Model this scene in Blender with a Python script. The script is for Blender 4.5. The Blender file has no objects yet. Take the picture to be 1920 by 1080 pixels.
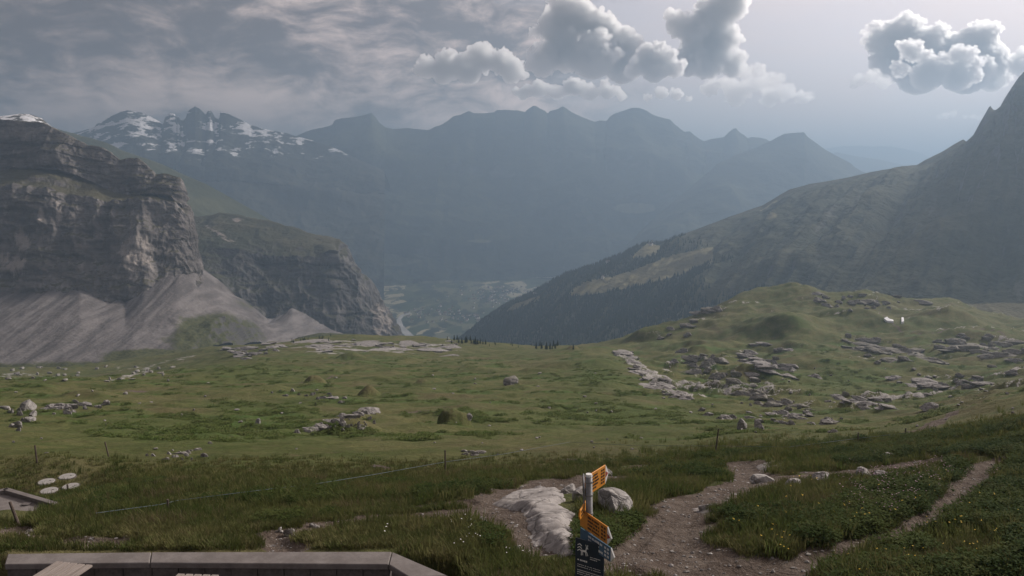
import bpy, bmesh, math, random
import numpy as np
from mathutils import Vector, Matrix

random.seed(7)
RNG = np.random.default_rng(7)
SC = bpy.context.scene
COL = SC.collection

# ------------------------------------------------------------------ camera
FPX = 1450.0                      # focal length in pixels of a 1920 wide frame
PITCH = math.atan(200.0 / FPX)    # camera looks slightly down
CT, ST = math.cos(PITCH), math.sin(PITCH)
cam_data = bpy.data.cameras.new("camera")
cam = bpy.data.objects.new("camera", cam_data)
COL.objects.link(cam)
cam.location = (0, 0, 0)
cam.rotation_euler = (math.pi / 2 - PITCH, 0, 0)
cam_data.sensor_fit = 'HORIZONTAL'
cam_data.sensor_width = 36.0
cam_data.lens = 36.0 * FPX / 1920.0
cam_data.clip_start = 0.1
cam_data.clip_end = 120000.0
SC.camera = cam

def ray(px, py):
    v = (540.0 - np.asarray(py, float)) / FPX
    return (np.asarray(px, float) - 960.0) / FPX, CT + ST * v, -ST + CT * v
def W(px, py, Y):
    """world point seen at a reference pixel when it stands Y metres ahead"""
    x, y, z = ray(px, py)
    k = np.asarray(Y, float) / y
    return np.stack(np.broadcast_arrays(x * k, np.asarray(Y, float), z * k), -1)
def pix(P):
    P = np.asarray(P, float)
    f = np.maximum(P[..., 1] * CT - P[..., 2] * ST, 1e-3)
    up = P[..., 1] * ST + P[..., 2] * CT
    return 960 + FPX * P[..., 0] / f, 540 - FPX * up / f

# ------------------------------------------------------------------ light
SUN_AZ, SUN_EL = math.radians(54), math.radians(30)
EXPOSURE = 0.65
SUN_STRENGTH = 3.3
SKY_STRENGTH = 0.085
HAZE_DENSITY = 3.4e-4
sun_dir = Vector((math.sin(SUN_AZ) * math.cos(SUN_EL), math.cos(SUN_AZ) * math.cos(SUN_EL), math.sin(SUN_EL)))
sl = bpy.data.lights.new("sun", 'SUN')
sl.energy = SUN_STRENGTH
sl.angle = math.radians(8)
sl.color = (1.0, 0.93, 0.85)
so = bpy.data.objects.new("sun", sl)
COL.objects.link(so)
so.rotation_euler = sun_dir.to_track_quat('Z', 'Y').to_euler()
SC.view_settings.view_transform = 'Standard'
SC.view_settings.look = 'None'
SC.view_settings.gamma = 1.0
SC.view_settings.exposure = EXPOSURE
SC.render.engine = 'CYCLES'
cy = SC.cycles
cy.max_bounces = 10
cy.diffuse_bounces = 2
cy.glossy_bounces = 1
cy.transmission_bounces = 2
cy.volume_bounces = 9
cy.transparent_max_bounces = 4
cy.use_denoising = True
cy.use_adaptive_sampling = True

# ------------------------------------------------------------------ node helpers
class S:
    """socket wrapper with arithmetic"""
    def __init__(s, g, sock): s.g, s.k = g, sock
    def __add__(s, o): return s.g.m('ADD', s, o)
    __radd__ = __add__
    def __sub__(s, o): return s.g.m('SUBTRACT', s, o)
    def __rsub__(s, o): return s.g.m('SUBTRACT', o, s)
    def __mul__(s, o): return s.g.m('MULTIPLY', s, o)
    __rmul__ = __mul__
    def __truediv__(s, o): return s.g.m('DIVIDE', s, o)
class G:
    def __init__(s, tree): s.t = tree; tree.nodes.clear()
    def n(s, typ, **kw):
        nd = s.t.nodes.new(typ)
        for k, v in kw.items(): setattr(nd, k, v)
        return nd
    def put(s, sock, v):
        if isinstance(v, S): s.t.links.new(v.k, sock)
        elif v is not None:
            if sock.type == 'RGBA' and len(v) == 3: v = (*v, 1)
            sock.default_value = v
    def m(s, op, a, b=None, c=None, clamp=False):
        nd = s.n('ShaderNodeMath', operation=op, use_clamp=clamp)
        s.put(nd.inputs[0], a)
        if b is not None: s.put(nd.inputs[1], b)
        if c is not None: s.put(nd.inputs[2], c)
        return S(s, nd.outputs[0])
    def vm(s, op, a, b=None, out=0, scale=None):
        nd = s.n('ShaderNodeVectorMath', operation=op)
        s.put(nd.inputs[0], a)
        if b is not None: s.put(nd.inputs[1], b)
        if scale is not None: s.put(nd.inputs['Scale'], scale)
        return S(s, nd.outputs[out])
    def mx(s, a, b): return s.m('MAXIMUM', a, b)
    def mn(s, a, b): return s.m('MINIMUM', a, b)
    def ss(s, x, lo, hi, a=0.0, b=1.0, smooth=True):
        nd = s.n('ShaderNodeMapRange', interpolation_type='SMOOTHSTEP' if smooth else 'LINEAR')
        for i, v in enumerate((x, lo, hi, a, b)): s.put(nd.inputs[i], v)
        return S(s, nd.outputs[0])
    def mix(s, f, a, b, blend='MIX'):
        nd = s.n('ShaderNodeMix', data_type='RGBA', blend_type=blend)
        s.put(nd.inputs[0], f); s.put(nd.inputs[6], a); s.put(nd.inputs[7], b)
        return S(s, nd.outputs[2])
    def noise(s, vec, scale, detail=4, rough=0.55, out=0, dist=0.0, typ='FBM'):
        nd = s.n('ShaderNodeTexNoise', noise_type=typ)
        s.put(nd.inputs['Vector'], vec)
        nd.inputs['Scale'].default_value = scale
        nd.inputs['Detail'].default_value = detail
        nd.inputs['Roughness'].default_value = rough
        nd.inputs['Distortion'].default_value = dist
        return S(s, nd.outputs[out])
    def vor(s, vec, scale, detail=0, rough=0.5, feature='F1', out=0, lac=2.0):
        nd = s.n('ShaderNodeTexVoronoi', feature=feature, normalize=feature == 'F1')
        s.put(nd.inputs['Vector'], vec)
        nd.inputs['Scale'].default_value = scale
        if 'Detail' in nd.inputs:
            nd.inputs['Detail'].default_value = detail
            nd.inputs['Roughness'].default_value = rough
            nd.inputs['Lacunarity'].default_value = lac
        return S(s, nd.outputs[out])
    def xyz(s, v):
        nd = s.n('ShaderNodeSeparateXYZ'); s.put(nd.inputs[0], v)
        return [S(s, o) for o in nd.outputs]
    def comb(s, x, y, z=0.0):
        nd = s.n('ShaderNodeCombineXYZ')
        for i, v in enumerate((x, y, z)): s.put(nd.inputs[i], v)
        return S(s, nd.outputs[0])
    def attr(s, name):
        nd = s.n('ShaderNodeAttribute', attribute_name=name)
        return S(s, nd.outputs['Fac'])
    def pos(s): return S(s, s.n('ShaderNodeNewGeometry').outputs['Position'])
    def nrm(s): return S(s, s.n('ShaderNodeNewGeometry').outputs['Normal'])
    def rnd(s): return S(s, s.n('ShaderNodeObjectInfo').outputs['Random'])
    def obj(s): return S(s, s.n('ShaderNodeTexCoord').outputs['Object'])
    def bump(s, h, dist, strength=1.0):
        nd = s.n('ShaderNodeBump')
        nd.inputs['Strength'].default_value = strength
        nd.inputs['Distance'].default_value = dist
        s.put(nd.inputs['Height'], h)
        return S(s, nd.outputs[0])
    def surf(s, color, rough=0.9, normal=None, spec=0.2, trans=None):
        p = s.n('ShaderNodeBsdfPrincipled')
        s.put(p.inputs['Base Color'], color); s.put(p.inputs['Roughness'], rough)
        p.inputs['Specular IOR Level'].default_value = spec
        if normal is not None: s.put(p.inputs['Normal'], normal)
        o = s.n('ShaderNodeOutputMaterial')
        if trans is not None:
            t = s.n('ShaderNodeBsdfTranslucent'); s.put(t.inputs[0], color)
            mx = s.n('ShaderNodeMixShader'); mx.inputs[0].default_value = trans
            s.t.links.new(p.outputs[0], mx.inputs[1]); s.t.links.new(t.outputs[0], mx.inputs[2])
            s.t.links.new(mx.outputs[0], o.inputs[0])
        else:
            s.t.links.new(p.outputs[0], o.inputs[0])
def mat(name):
    m = bpy.data.materials.new(name); m.use_nodes = True
    return m, G(m.node_tree)

# ------------------------------------------------------------------ world: Nishita sky with cloud layers
def azel(px, py):
    x, y, z = ray(px, py)
    return math.degrees(math.atan2(x, y)), math.degrees(math.atan2(z, math.hypot(x, y)))
def build_world():
    w = bpy.data.worlds.new("World"); SC.world = w; w.use_nodes = True
    g = G(w.node_tree)
    sky = g.n('ShaderNodeTexSky', sky_type='NISHITA', sun_disc=False)
    sky.sun_elevation = SUN_EL; sky.sun_rotation = SUN_AZ
    sky.altitude = 1900; sky.air_density = 1.0; sky.dust_density = 2.5; sky.ozone_density = 1.0
    col = S(g, sky.outputs[0])
    d = S(g, g.n('ShaderNodeTexCoord').outputs['Generated'])
    d = g.vm('NORMALIZE', d)
    x, y, z = g.xyz(d)
    az = g.m('ARCTAN2', x, y) * 57.2958
    el = g.m('ARCSINE', z) * 57.2958
    p = g.comb(az, el, 0.0)
    # the light that the sun spreads through the upper haze
    sd = g.vm('DOT_PRODUCT', d, tuple(sun_dir), out=1)
    glow = g.ss(sd, 0.55, 1.0, smooth=False)
    veil_n = g.noise(g.vm('MULTIPLY', p, (0.05, 0.16, 1)), 1.0, 5, 0.6)
    veil = g.mix(g.m('POWER', glow, 1.3), (5.0, 4.25, 4.1), (13.4, 10.8, 9.9))
    col = g.mix(g.ss(veil_n + glow * 0.35, 0.35, 0.95, 0.70, 0.95), col, veil)
    # stratocumulus deck: thick at the left, thinning to the right, going on round the sky
    q = g.vm('ADD', p, g.vm('MULTIPLY', g.vm('SUBTRACT', g.noise(p, 0.16, 2, 0.5, out=1), (0.5, 0.5, 0.5)), (5.0, 3.0, 0)))
    deckn = g.noise(g.vm('MULTIPLY', q, (0.05, 0.17, 1)), 1.0, 7, 0.64)
    leftness = g.ss(az, 20.0, -12.0, -0.12, 0.38)
    around = g.ss(g.m('ABSOLUTE', az), 40.0, 75.0, 0.0, 0.22)
    cov = g.ss(deckn + leftness + around, 0.50, 0.72)
    dk2 = g.noise(g.vm('MULTIPLY', q, (0.115, 0.29, 1)), 1.0, 8, 0.64)
    heavy = g.ss(el, 5.5, 8.5, 0.0, 1.0)              # the heavy flat base hangs above a paler, broken strip
    shade = dk2 + (g.noise(g.vm('MULTIPLY', q, (0.34, 0.85, 1)), 1.0, 5, 0.6) - 0.5) * 0.38 - heavy * 0.13
    deck = g.mix(g.ss(shade, 0.30, 0.68), (1.10, 1.02, 1.08), (7.2, 5.7, 5.1))
    deck = g.vm('SCALE', deck, scale=g.ss(sd, 0.15, 0.80, 0.92, 1.75))      # thinner towards the light
    col = g.mix(g.m('MULTIPLY', cov, 0.95), col, deck)
    bg = g.n('ShaderNodeBackground')
    g.put(bg.inputs[0], col); bg.inputs[1].default_value = SKY_STRENGTH
    o = g.n('ShaderNodeOutputWorld')
    g.t.links.new(bg.outputs[0], o.inputs[0])
    w.cycles.sampling_method = 'MANUAL'
    w.cycles.sample_map_resolution = 512
build_world()

# ------------------------------------------------------------------ numpy noise
def _h(ix, iy, iz, seed):
    with np.errstate(over='ignore'):
        h = (ix.astype(np.uint32) * np.uint32(374761393) + iy.astype(np.uint32) * np.uint32(668265263)
             + iz.astype(np.uint32) * np.uint32(2147483647 & 0x7feb352d) + np.uint32((seed * 974711) & 0xffffffff))
        h = (h ^ (h >> np.uint32(13))) * np.uint32(1274126177)
        h = (h ^ (h >> np.uint32(16))) * np.uint32(0x85ebca6b & 0xffffffff)
        h = h ^ (h >> np.uint32(15))
    return h.astype(np.float64) / 4294967295.0
def noise2(x, y, seed=0):
    x0, y0 = np.floor(x), np.floor(y)
    fx, fy = x - x0, y - y0
    ix, iy = x0.astype(np.int64), y0.astype(np.int64)
    zz = np.zeros_like(ix)
    def gd(dx, dy):
        a = _h(ix + dx, iy + dy, zz, seed) * 6.2831853
        return np.cos(a) * (fx - dx) + np.sin(a) * (fy - dy)
    u = fx * fx * fx * (fx * (fx * 6 - 15) + 10); v = fy * fy * fy * (fy * (fy * 6 - 15) + 10)
    a = gd(0, 0); b = gd(1, 0); c = gd(0, 1); d = gd(1, 1)
    return 1.45 * ((a + (b - a) * u) * (1 - v) + (c + (d - c) * u) * v)
def noise3(x, y, z, seed=0):
    x0, y0, z0 = np.floor(x), np.floor(y), np.floor(z)
    ix, iy, iz = x0.astype(np.int64), y0.astype(np.int64), z0.astype(np.int64)
    fx, fy, fz = x - x0, y - y0, z - z0
    u, v, w = fx * fx * (3 - 2 * fx), fy * fy * (3 - 2 * fy), fz * fz * (3 - 2 * fz)
    r = 0
    for dx in (0, 1):
        for dy in (0, 1):
            for dz in (0, 1):
                r = r + _h(ix + dx, iy + dy, iz + dz, seed) * (u if dx else 1 - u) * (v if dy else 1 - v) * (w if dz else 1 - w)
    return r * 2 - 1
def fbm2(x, y, o=4, seed=0, gain=0.5, ridged=False):
    a, s, t = 1.0, 0.0, 0.0
    for i in range(o):
        n = noise2(x, y, seed + i * 17)
        s = s + a * ((1 - 2 * np.abs(n)) if ridged else n); t += a
        a *= gain; x = x * 2.03 + 3.1; y = y * 2.03 - 1.7
    return s / t
def fbm3(x, y, z, o=4, seed=0, gain=0.5, ridged=False):
    a, s, t = 1.0, 0.0, 0.0
    for i in range(o):
        n = noise3(x, y, z, seed + i * 17)
        s = s + a * ((1 - 2 * np.abs(n)) if ridged else n); t += a
        a *= gain; x = x * 2.03 + 3.1; y = y * 2.03 - 1.7; z = z * 2.03 + 0.9
    return s / t
def sst(x, a, b):
    t = np.clip((x - a) / (b - a), 0, 1)
    return t * t * (3 - 2 * t)

# ------------------------------------------------------------------ object helpers
def link(name, me, m=None, parent=None, smooth=False):
    o = bpy.data.objects.new(name, me)
    COL.objects.link(o)
    if m is not None and len(me.materials) == 0:
        me.materials.append(m)
    if parent is not None: o.parent = parent
    return o
def tag(o, label, cat=None, group=None, kind=None):
    o["label"] = label
    if cat: o["category"] = cat
    if group: o["group"] = group
    if kind: o["kind"] = kind
    return o
def empty(name, loc, rz=0.0):
    o = bpy.data.objects.new(name, None)
    COL.objects.link(o); o.location = loc; o.rotation_euler = (0, 0, rz)
    return o
def mesh_np(name, V, F, smooth=True, attrs=None):
    me = bpy.data.meshes.new(name)
    V = np.asarray(V, np.float32); F = np.asarray(F, np.int32)
    n, k = F.shape
    me.vertices.add(len(V)); me.vertices.foreach_set("co", V.ravel())
    me.loops.add(n * k); me.loops.foreach_set("vertex_index", F.ravel())
    me.polygons.add(n)
    me.polygons.foreach_set("loop_start", np.arange(0, n * k, k, dtype=np.int32))
    me.polygons.foreach_set("loop_total", np.full(n, k, dtype=np.int32))
    me.polygons.foreach_set("use_smooth", np.full(n, smooth))
    for a, v in (attrs or {}).items():
        at = me.attributes.new(a, 'FLOAT', 'POINT')
        at.data.foreach_set("value", np.asarray(v, np.float32).ravel())
    me.update(calc_edges=True)
    return me
def grid_faces(nr, nc):
    i = np.arange(nr * nc).reshape(nr, nc)
    return np.stack([i[:-1, :-1], i[:-1, 1:], i[1:, 1:], i[1:, :-1]], -1).reshape(-1, 4)
class MB:
    """collects boxes, prisms and tubes into one mesh"""
    def __init__(s): s.v = []; s.f = []
    def add(s, vs, fs):
        b = len(s.v); s.v += [tuple(v) for v in vs]; s.f += [[i + b for i in f] for f in fs]
    def box(s, c, d, M=None):
        x, y, z = (k / 2 for k in d)
        vs = [Vector((sx * x, sy * y, sz * z)) for sz in (-1, 1) for sy in (-1, 1) for sx in (-1, 1)]
        if M is not None: vs = [M @ v for v in vs]
        s.add([v + Vector(c) for v in vs], [(0, 2, 3, 1), (4, 5, 7, 6), (0, 1, 5, 4), (2, 6, 7, 3), (0, 4, 6, 2), (1, 3, 7, 5)])
        return s
    def prism(s, pts, z0, z1):
        n = len(pts)
        vs = [(x, y, z0) for x, y in pts] + [(x, y, z1) for x, y in pts]
        s.add(vs, [list(range(n))[::-1], list(range(n, 2 * n))] + [(i, (i + 1) % n, n + (i + 1) % n, n + i) for i in range(n)])
        return s
    def tube(s, a, b, r0, r1=None, n=8, caps=True):
        r1 = r0 if r1 is None else r1
        a, b = Vector(a), Vector(b); d = (b - a).normalized()
        u = d.orthogonal().normalized(); w = d.cross(u)
        vs = [p + (u * math.cos(t) + w * math.sin(t)) * r for p, r in ((a, r0), (b, r1)) for t in (2 * math.pi * k / n for k in range(n))]
        fs = [(i, (i + 1) % n, n + (i + 1) % n, n + i) for i in range(n)]
        if caps: fs += [list(range(n))[::-1], list(range(n, 2 * n))]
        s.add(vs, fs); return s
    def build(s, name, m, parent=None, bevel=0.0, smooth=False):
        me = bpy.data.meshes.new(name)
        me.from_pydata(s.v, [], s.f)
        bm = bmesh.new(); bm.from_mesh(me)
        bmesh.ops.recalc_face_normals(bm, faces=bm.faces)
        if bevel > 0:
            bmesh.ops.bevel(bm, geom=list(bm.edges), offset=bevel, segments=1, affect='EDGES', profile=0.5)
        bm.to_mesh(me); bm.free()
        if smooth:
            for p in me.polygons: p.use_smooth = True
        return link(name, me, m, parent)

# ------------------------------------------------------------------ materials
def terrain_colour(g, P, slope_lo, slope_hi, grass, grass2, rock, rock2, sc, snow=None, nz=None):
    """rock on steep faces, grass on gentle ones, broken up by noise"""
    nz = g.xyz(g.nrm())[2] if nz is None else nz
    n1 = g.noise(P, sc, 6, 0.6)
    n2 = g.noise(P, sc * 5, 5, 0.6)
    gr = g.mix(g.ss(n1, 0.35, 0.68), grass, grass2)
    rk = g.mix(g.ss(n2 * 0.6 + n1 * 0.4, 0.36, 0.64), rock, rock2)
    f = g.ss(nz + (n1 - 0.5) * 0.5 + (n2 - 0.5) * 0.35, slope_lo, slope_hi)
    return g.mix(f, rk, gr), n1, n2
def mat_ground():
    m, g = mat("alpine_meadow")
    P = g.pos()
    rock, dirt, tall, dry, lush = (g.attr(k) for k in ("rock", "dirt", "tall", "dry", "lush"))
    big = g.noise(P, 0.035, 5, 0.6); med = g.noise(P, 0.28, 5, 0.6); fin = g.noise(P, 2.4, 5, 0.65); vf = g.noise(P, 14.0, 4, 0.7)
    gr = g.mix(g.ss(big * 0.5 + med * 0.5, 0.36, 0.62), (0.072, 0.090, 0.025), (0.142, 0.134, 0.054))
    gr = g.mix(g.ss(g.noise(P, 0.75, 4, 0.6), 0.54, 0.70, 0.0, 0.7), gr, (0.150, 0.122, 0.066))
    gr = g.mix(g.ss(fin, 0.34, 0.68), g.mix(0.5, gr, (0.036, 0.044, 0.012)), gr)
    gr = g.mix(g.m('MULTIPLY', dry, g.ss(med, 0.3, 0.6, 0.35, 0.85), clamp=True), gr, (0.118, 0.096, 0.050))
    gr = g.mix(g.m('MULTIPLY', lush, g.ss(fin + med * 0.5, 0.55, 0.85), clamp=True), gr, (0.060, 0.100, 0.022))
    tl = g.mix(g.ss(g.noise(P, 0.5, 4, 0.6) * 0.6 + fin * 0.4, 0.38, 0.62), (0.056, 0.066, 0.020), (0.104, 0.102, 0.040))
    gr = g.mix(tall, gr, tl)
    dc = g.mix(g.ss(fin, 0.3, 0.7), (0.082, 0.060, 0.047), (0.140, 0.112, 0.092))
    dc = g.mix(g.ss(vf, 0.62, 0.74), dc, (0.33, 0.29, 0.26))
    cl = g.mix(g.ss(dirt + (fin - 0.5) * 0.7 + (vf - 0.5) * 0.3, 0.42, 0.58), gr, dc)
    rc = g.mix(g.ss(fin * 0.6 + med * 0.4, 0.36, 0.62), (0.17, 0.155, 0.145), (0.40, 0.375, 0.35))
    cl = g.mix(g.ss(rock + (fin - 0.5) * 0.8 + (med - 0.5) * 0.7, 0.46, 0.60), cl, rc)
    h = fin * 0.7 + vf * 0.3
    g.surf(cl, 0.95, g.bump(h + med * 0.8, 0.35, 0.9), 0.1)
    return m
def mat_cliff(name, grass, grass2, rock, rock2, pale, sc, lo=0.55, hi=0.8, bumpd=4.0):
    m, g = mat(name)
    P = g.pos()
    wv = g.noise(P, sc * 2, 4, 0.6)
    x, y, z = g.xyz(P)
    strat = g.noise(g.comb(x * 0.12, y * 0.12, z + wv * 14.0), sc * 9, 6, 0.65)
    flute = g.noise(g.comb(x, y, z * 0.18), sc * 8, 5, 0.6)
    c, n1, n2 = terrain_colour(g, P, lo, hi, grass, grass2, rock, rock2, sc)
    nz = g.xyz(g.nrm())[2]
    steep = g.ss(nz, hi, lo - 0.1)
    c = g.mix(g.m('MULTIPLY', steep, g.ss(strat, 0.40, 0.62, 0.75, 0.0), clamp=True), c, g.mix(0.6, rock, (0.03, 0.028, 0.028)))
    c = g.mix(g.m('MULTIPLY', steep, g.ss(flute * 0.6 + n2 * 0.5, 0.60, 0.74), clamp=True), c, pale)
    c = g.mix(g.ss(g.attr("scar") + (flute - 0.5) * 1.6 + (n2 - 0.5) * 0.8, 0.55, 0.95), c, g.mix(0.5, pale, (0.34, 0.29, 0.255)))
    g.surf(c, 0.95, g.bump(strat * 0.55 + flute * 0.6 + n2 * 0.5, bumpd, 1.0), 0.1)
    return m
def mat_scree():
    m, g = mat("grey_scree")
    P = g.pos(); x, y, z = g.xyz(P)
    green = g.attr("green")
    n1 = g.noise(P, 0.02, 5, 0.6); n2 = g.noise(P, 0.35, 5, 0.65); streak = g.noise(g.comb(x, y * 0.12, z * 0.12), 0.12, 5, 0.6)
    c = g.mix(g.ss(streak * 0.7 + n2 * 0.3, 0.40, 0.60), (0.105, 0.094, 0.091), (0.195, 0.176, 0.170))
    c = g.mix(g.ss(n2, 0.66, 0.76), c, (0.30, 0.28, 0.265))
    gr = g.mix(g.ss(n2, 0.35, 0.6), (0.040, 0.046, 0.020), (0.085, 0.086, 0.038))
    nz = g.xyz(g.nrm())[2]
    gr = g.mix(g.ss(nz + (n2 - 0.5) * 0.5, 0.72, 0.58), gr, (0.085, 0.080, 0.076))
    c = g.mix(g.ss(green + (n1 - 0.5) * 0.9 + (n2 - 0.5) * 0.6, 0.40, 0.62), c, gr)
    g.surf(c, 0.95, g.bump(n2 * 0.7 + streak * 0.5, 1.6, 0.8), 0.1)
    return m
def mat_far(name, lo, hi, grass, grass2, rock, rock2, sc, snow=None, bumpd=30.0, snow_z=None, meadow=None):
    m, g = mat(name)
    P = g.pos(); x, y, z = g.xyz(P)
    c, n1, n2 = terrain_colour(g, P, lo, hi, grass, grass2, rock, rock2, sc)
    if meadow is not None:
        c = g.mix(g.ss(g.attr("meadow") + (n2 - 0.5) * 0.5, 0.4, 0.6), c, meadow)
    if snow is not None:
        nz = g.xyz(g.nrm())[2]
        ns = g.noise(g.comb(x, y, z * 2.2), sc * 3.5, 6, 0.62)
        f = g.ss(ns + (nz - 0.6) * 0.20 + g.ss(z, snow_z[0], snow_z[1], -0.25, 0.06), 0.60, 0.66)
        c = g.mix(f, c, snow)
    g.surf(c, 0.95, g.bump(n1 * 0.4 + n2 * 0.8, bumpd, 0.8), 0.05)
    return m
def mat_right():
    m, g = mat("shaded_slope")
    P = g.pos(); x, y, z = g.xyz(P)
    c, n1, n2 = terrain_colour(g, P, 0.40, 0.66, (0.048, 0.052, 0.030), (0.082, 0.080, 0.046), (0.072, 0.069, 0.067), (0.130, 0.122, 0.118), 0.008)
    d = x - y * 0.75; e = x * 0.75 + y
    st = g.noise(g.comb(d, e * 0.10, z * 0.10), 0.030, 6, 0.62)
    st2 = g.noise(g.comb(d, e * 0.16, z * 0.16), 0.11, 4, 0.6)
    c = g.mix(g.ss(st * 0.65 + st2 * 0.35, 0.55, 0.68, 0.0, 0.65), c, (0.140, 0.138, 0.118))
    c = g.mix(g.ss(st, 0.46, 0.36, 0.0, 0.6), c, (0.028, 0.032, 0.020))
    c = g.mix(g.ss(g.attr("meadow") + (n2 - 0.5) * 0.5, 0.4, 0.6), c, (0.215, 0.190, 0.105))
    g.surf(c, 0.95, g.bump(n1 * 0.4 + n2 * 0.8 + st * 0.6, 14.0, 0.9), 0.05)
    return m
def mat_rock(name, a, b, c_, sc=1.0, lichen=0.0, bd=0.10):
    m, g = mat(name)
    P = g.pos(); x, y, z = g.xyz(P)
    n1 = g.noise(P, 1.3 * sc, 5, 0.6); n2 = g.noise(P, 7.0 * sc, 5, 0.65)
    crack = g.vor(g.vm('ADD', P, g.vm('MULTIPLY', g.noise(P, 2.0 * sc, 3, 0.6, out=1), (0.5, 0.5, 0.5))), 1.6 * sc, 2, 0.6, feature='DISTANCE_TO_EDGE')
    cl = g.mix(g.ss(n1 * 0.6 + n2 * 0.4, 0.34, 0.64), a, b)
    cl = g.mix(g.ss(n2, 0.56, 0.72), cl, c_)
    cl = g.mix(g.ss(crack, 0.0, 0.035, 0.6, 0.0), cl, (0.05, 0.045, 0.04))
    if lichen:
        nz = g.xyz(g.nrm())[2]
        cl = g.mix(g.m('MULTIPLY', g.ss(n1 + (nz - 0.5) * 0.3, 0.52, 0.66), lichen, clamp=True), cl, (0.075, 0.070, 0.032))
    g.surf(cl, 0.92, g.bump(n1 * 0.5 + n2 * 0.4 + g.ss(crack, 0.0, 0.08) * 0.35, bd / sc, 0.9), 0.15)
    return m
def mat_plain(name, a, b, sc, rough=0.85, bumpd=0.01, spec=0.2, stretch=(1, 1, 1), detail=5):
    m, g = mat(name)
    P = g.vm('MULTIPLY', g.obj(), stretch)
    n = g.noise(P, sc, detail, 0.65); n2 = g.noise(P, sc * 6, 3, 0.6)
    g.surf(g.mix(g.ss(n * 0.7 + n2 * 0.3, 0.34, 0.66), a, b), rough, g.bump(n * 0.5 + n2 * 0.5, bumpd, 0.7), spec)
    return m
def mat_leaf(name, a, b, c_, trans=0.25, psc=0.35):
    m, g = mat(name)
    r = g.rnd(); n = g.noise(g.pos(), psc, 4, 0.6)
    cl = g.mix(g.ss(n, 0.36, 0.64), a, b)
    cl = g.mix(g.ss(r, 0.55, 1.0, 0.0, 0.75), cl, c_)
    g.surf(cl, 0.8, None, 0.04, trans)
    return m
M_ground = mat_ground()
M_rock = mat_rock("limestone", (0.17, 0.155, 0.145), (0.36, 0.335, 0.315), (0.50, 0.48, 0.46), 1.0)
M_rockg = mat_rock("lichened_limestone", (0.21, 0.195, 0.18), (0.36, 0.335, 0.31), (0.52, 0.50, 0.47), 0.9, 0.5)
M_slab = mat_rock("trodden_limestone", (0.21, 0.19, 0.178), (0.31, 0.285, 0.27), (0.40, 0.375, 0.36), 0.8, 0.0, 0.03)
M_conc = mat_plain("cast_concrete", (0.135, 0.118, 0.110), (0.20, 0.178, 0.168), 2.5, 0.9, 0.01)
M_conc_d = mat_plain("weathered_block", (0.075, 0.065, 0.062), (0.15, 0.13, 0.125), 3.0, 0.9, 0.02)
M_pave = mat_plain("terrace_gravel", (0.12, 0.105, 0.10), (0.20, 0.18, 0.17), 9.0, 0.95, 0.03)
M_wood = mat_plain("grey_larch", (0.20, 0.165, 0.145), (0.32, 0.275, 0.245), 4.0, 0.8, 0.006, 0.2, (9, 0.6, 9))
M_post = mat_plain("weathered_post", (0.06, 0.045, 0.036), (0.13, 0.10, 0.085), 6.0, 0.85, 0.006, 0.2, (6, 6, 0.6))
M_metal = mat_plain("galvanised_steel", (0.13, 0.125, 0.125), (0.23, 0.22, 0.22), 8.0, 0.5, 0.001, 0.5)
M_yellow = mat_plain("yellow_plate", (0.46, 0.170, 0.014), (0.58, 0.225, 0.022), 6.0, 0.55, 0.0005, 0.4)
M_blue = mat_plain("blue_plate", (0.035, 0.085, 0.14), (0.05, 0.115, 0.18), 6.0, 0.5, 0.0005, 0.4)
M_navy = mat_plain("dark_board", (0.006, 0.014, 0.026), (0.010, 0.022, 0.038), 6.0, 0.45, 0.0005, 0.4)
M_white = mat_plain("white_paint", (0.62, 0.60, 0.57), (0.72, 0.70, 0.68), 6.0, 0.6, 0.0005, 0.3)
M_ink = mat_plain("black_print", (0.02, 0.018, 0.016), (0.035, 0.03, 0.026), 6.0, 0.6, 0.0002, 0.2)
M_red = mat_plain("red_paint", (0.30, 0.05, 0.03), (0.36, 0.07, 0.04), 6.0, 0.6, 0.0002, 0.2)
M_rope = mat_plain("blue_white_rope", (0.08, 0.10, 0.115), (0.14, 0.165, 0.18), 10.0, 0.8, 0.001)
M_snow = mat_plain("old_snow", (0.74, 0.74, 0.76), (0.84, 0.84, 0.86), 0.8, 0.7, 0.05)
M_house = mat_plain("whitewashed_wall", (0.50, 0.47, 0.44), (0.66, 0.63, 0.60), 0.3, 0.9, 0.01)
M_roof = mat_plain("brown_roof", (0.10, 0.065, 0.05), (0.17, 0.12, 0.10), 0.3, 0.9, 0.02)
M_spruce = mat_leaf("spruce_needles", (0.012, 0.020, 0.010), (0.022, 0.034, 0.015), (0.030, 0.040, 0.018), 0.1, 0.05)
M_bark = mat_plain("bark", (0.05, 0.036, 0.028), (0.09, 0.07, 0.055), 3.0, 0.9, 0.02)

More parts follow.
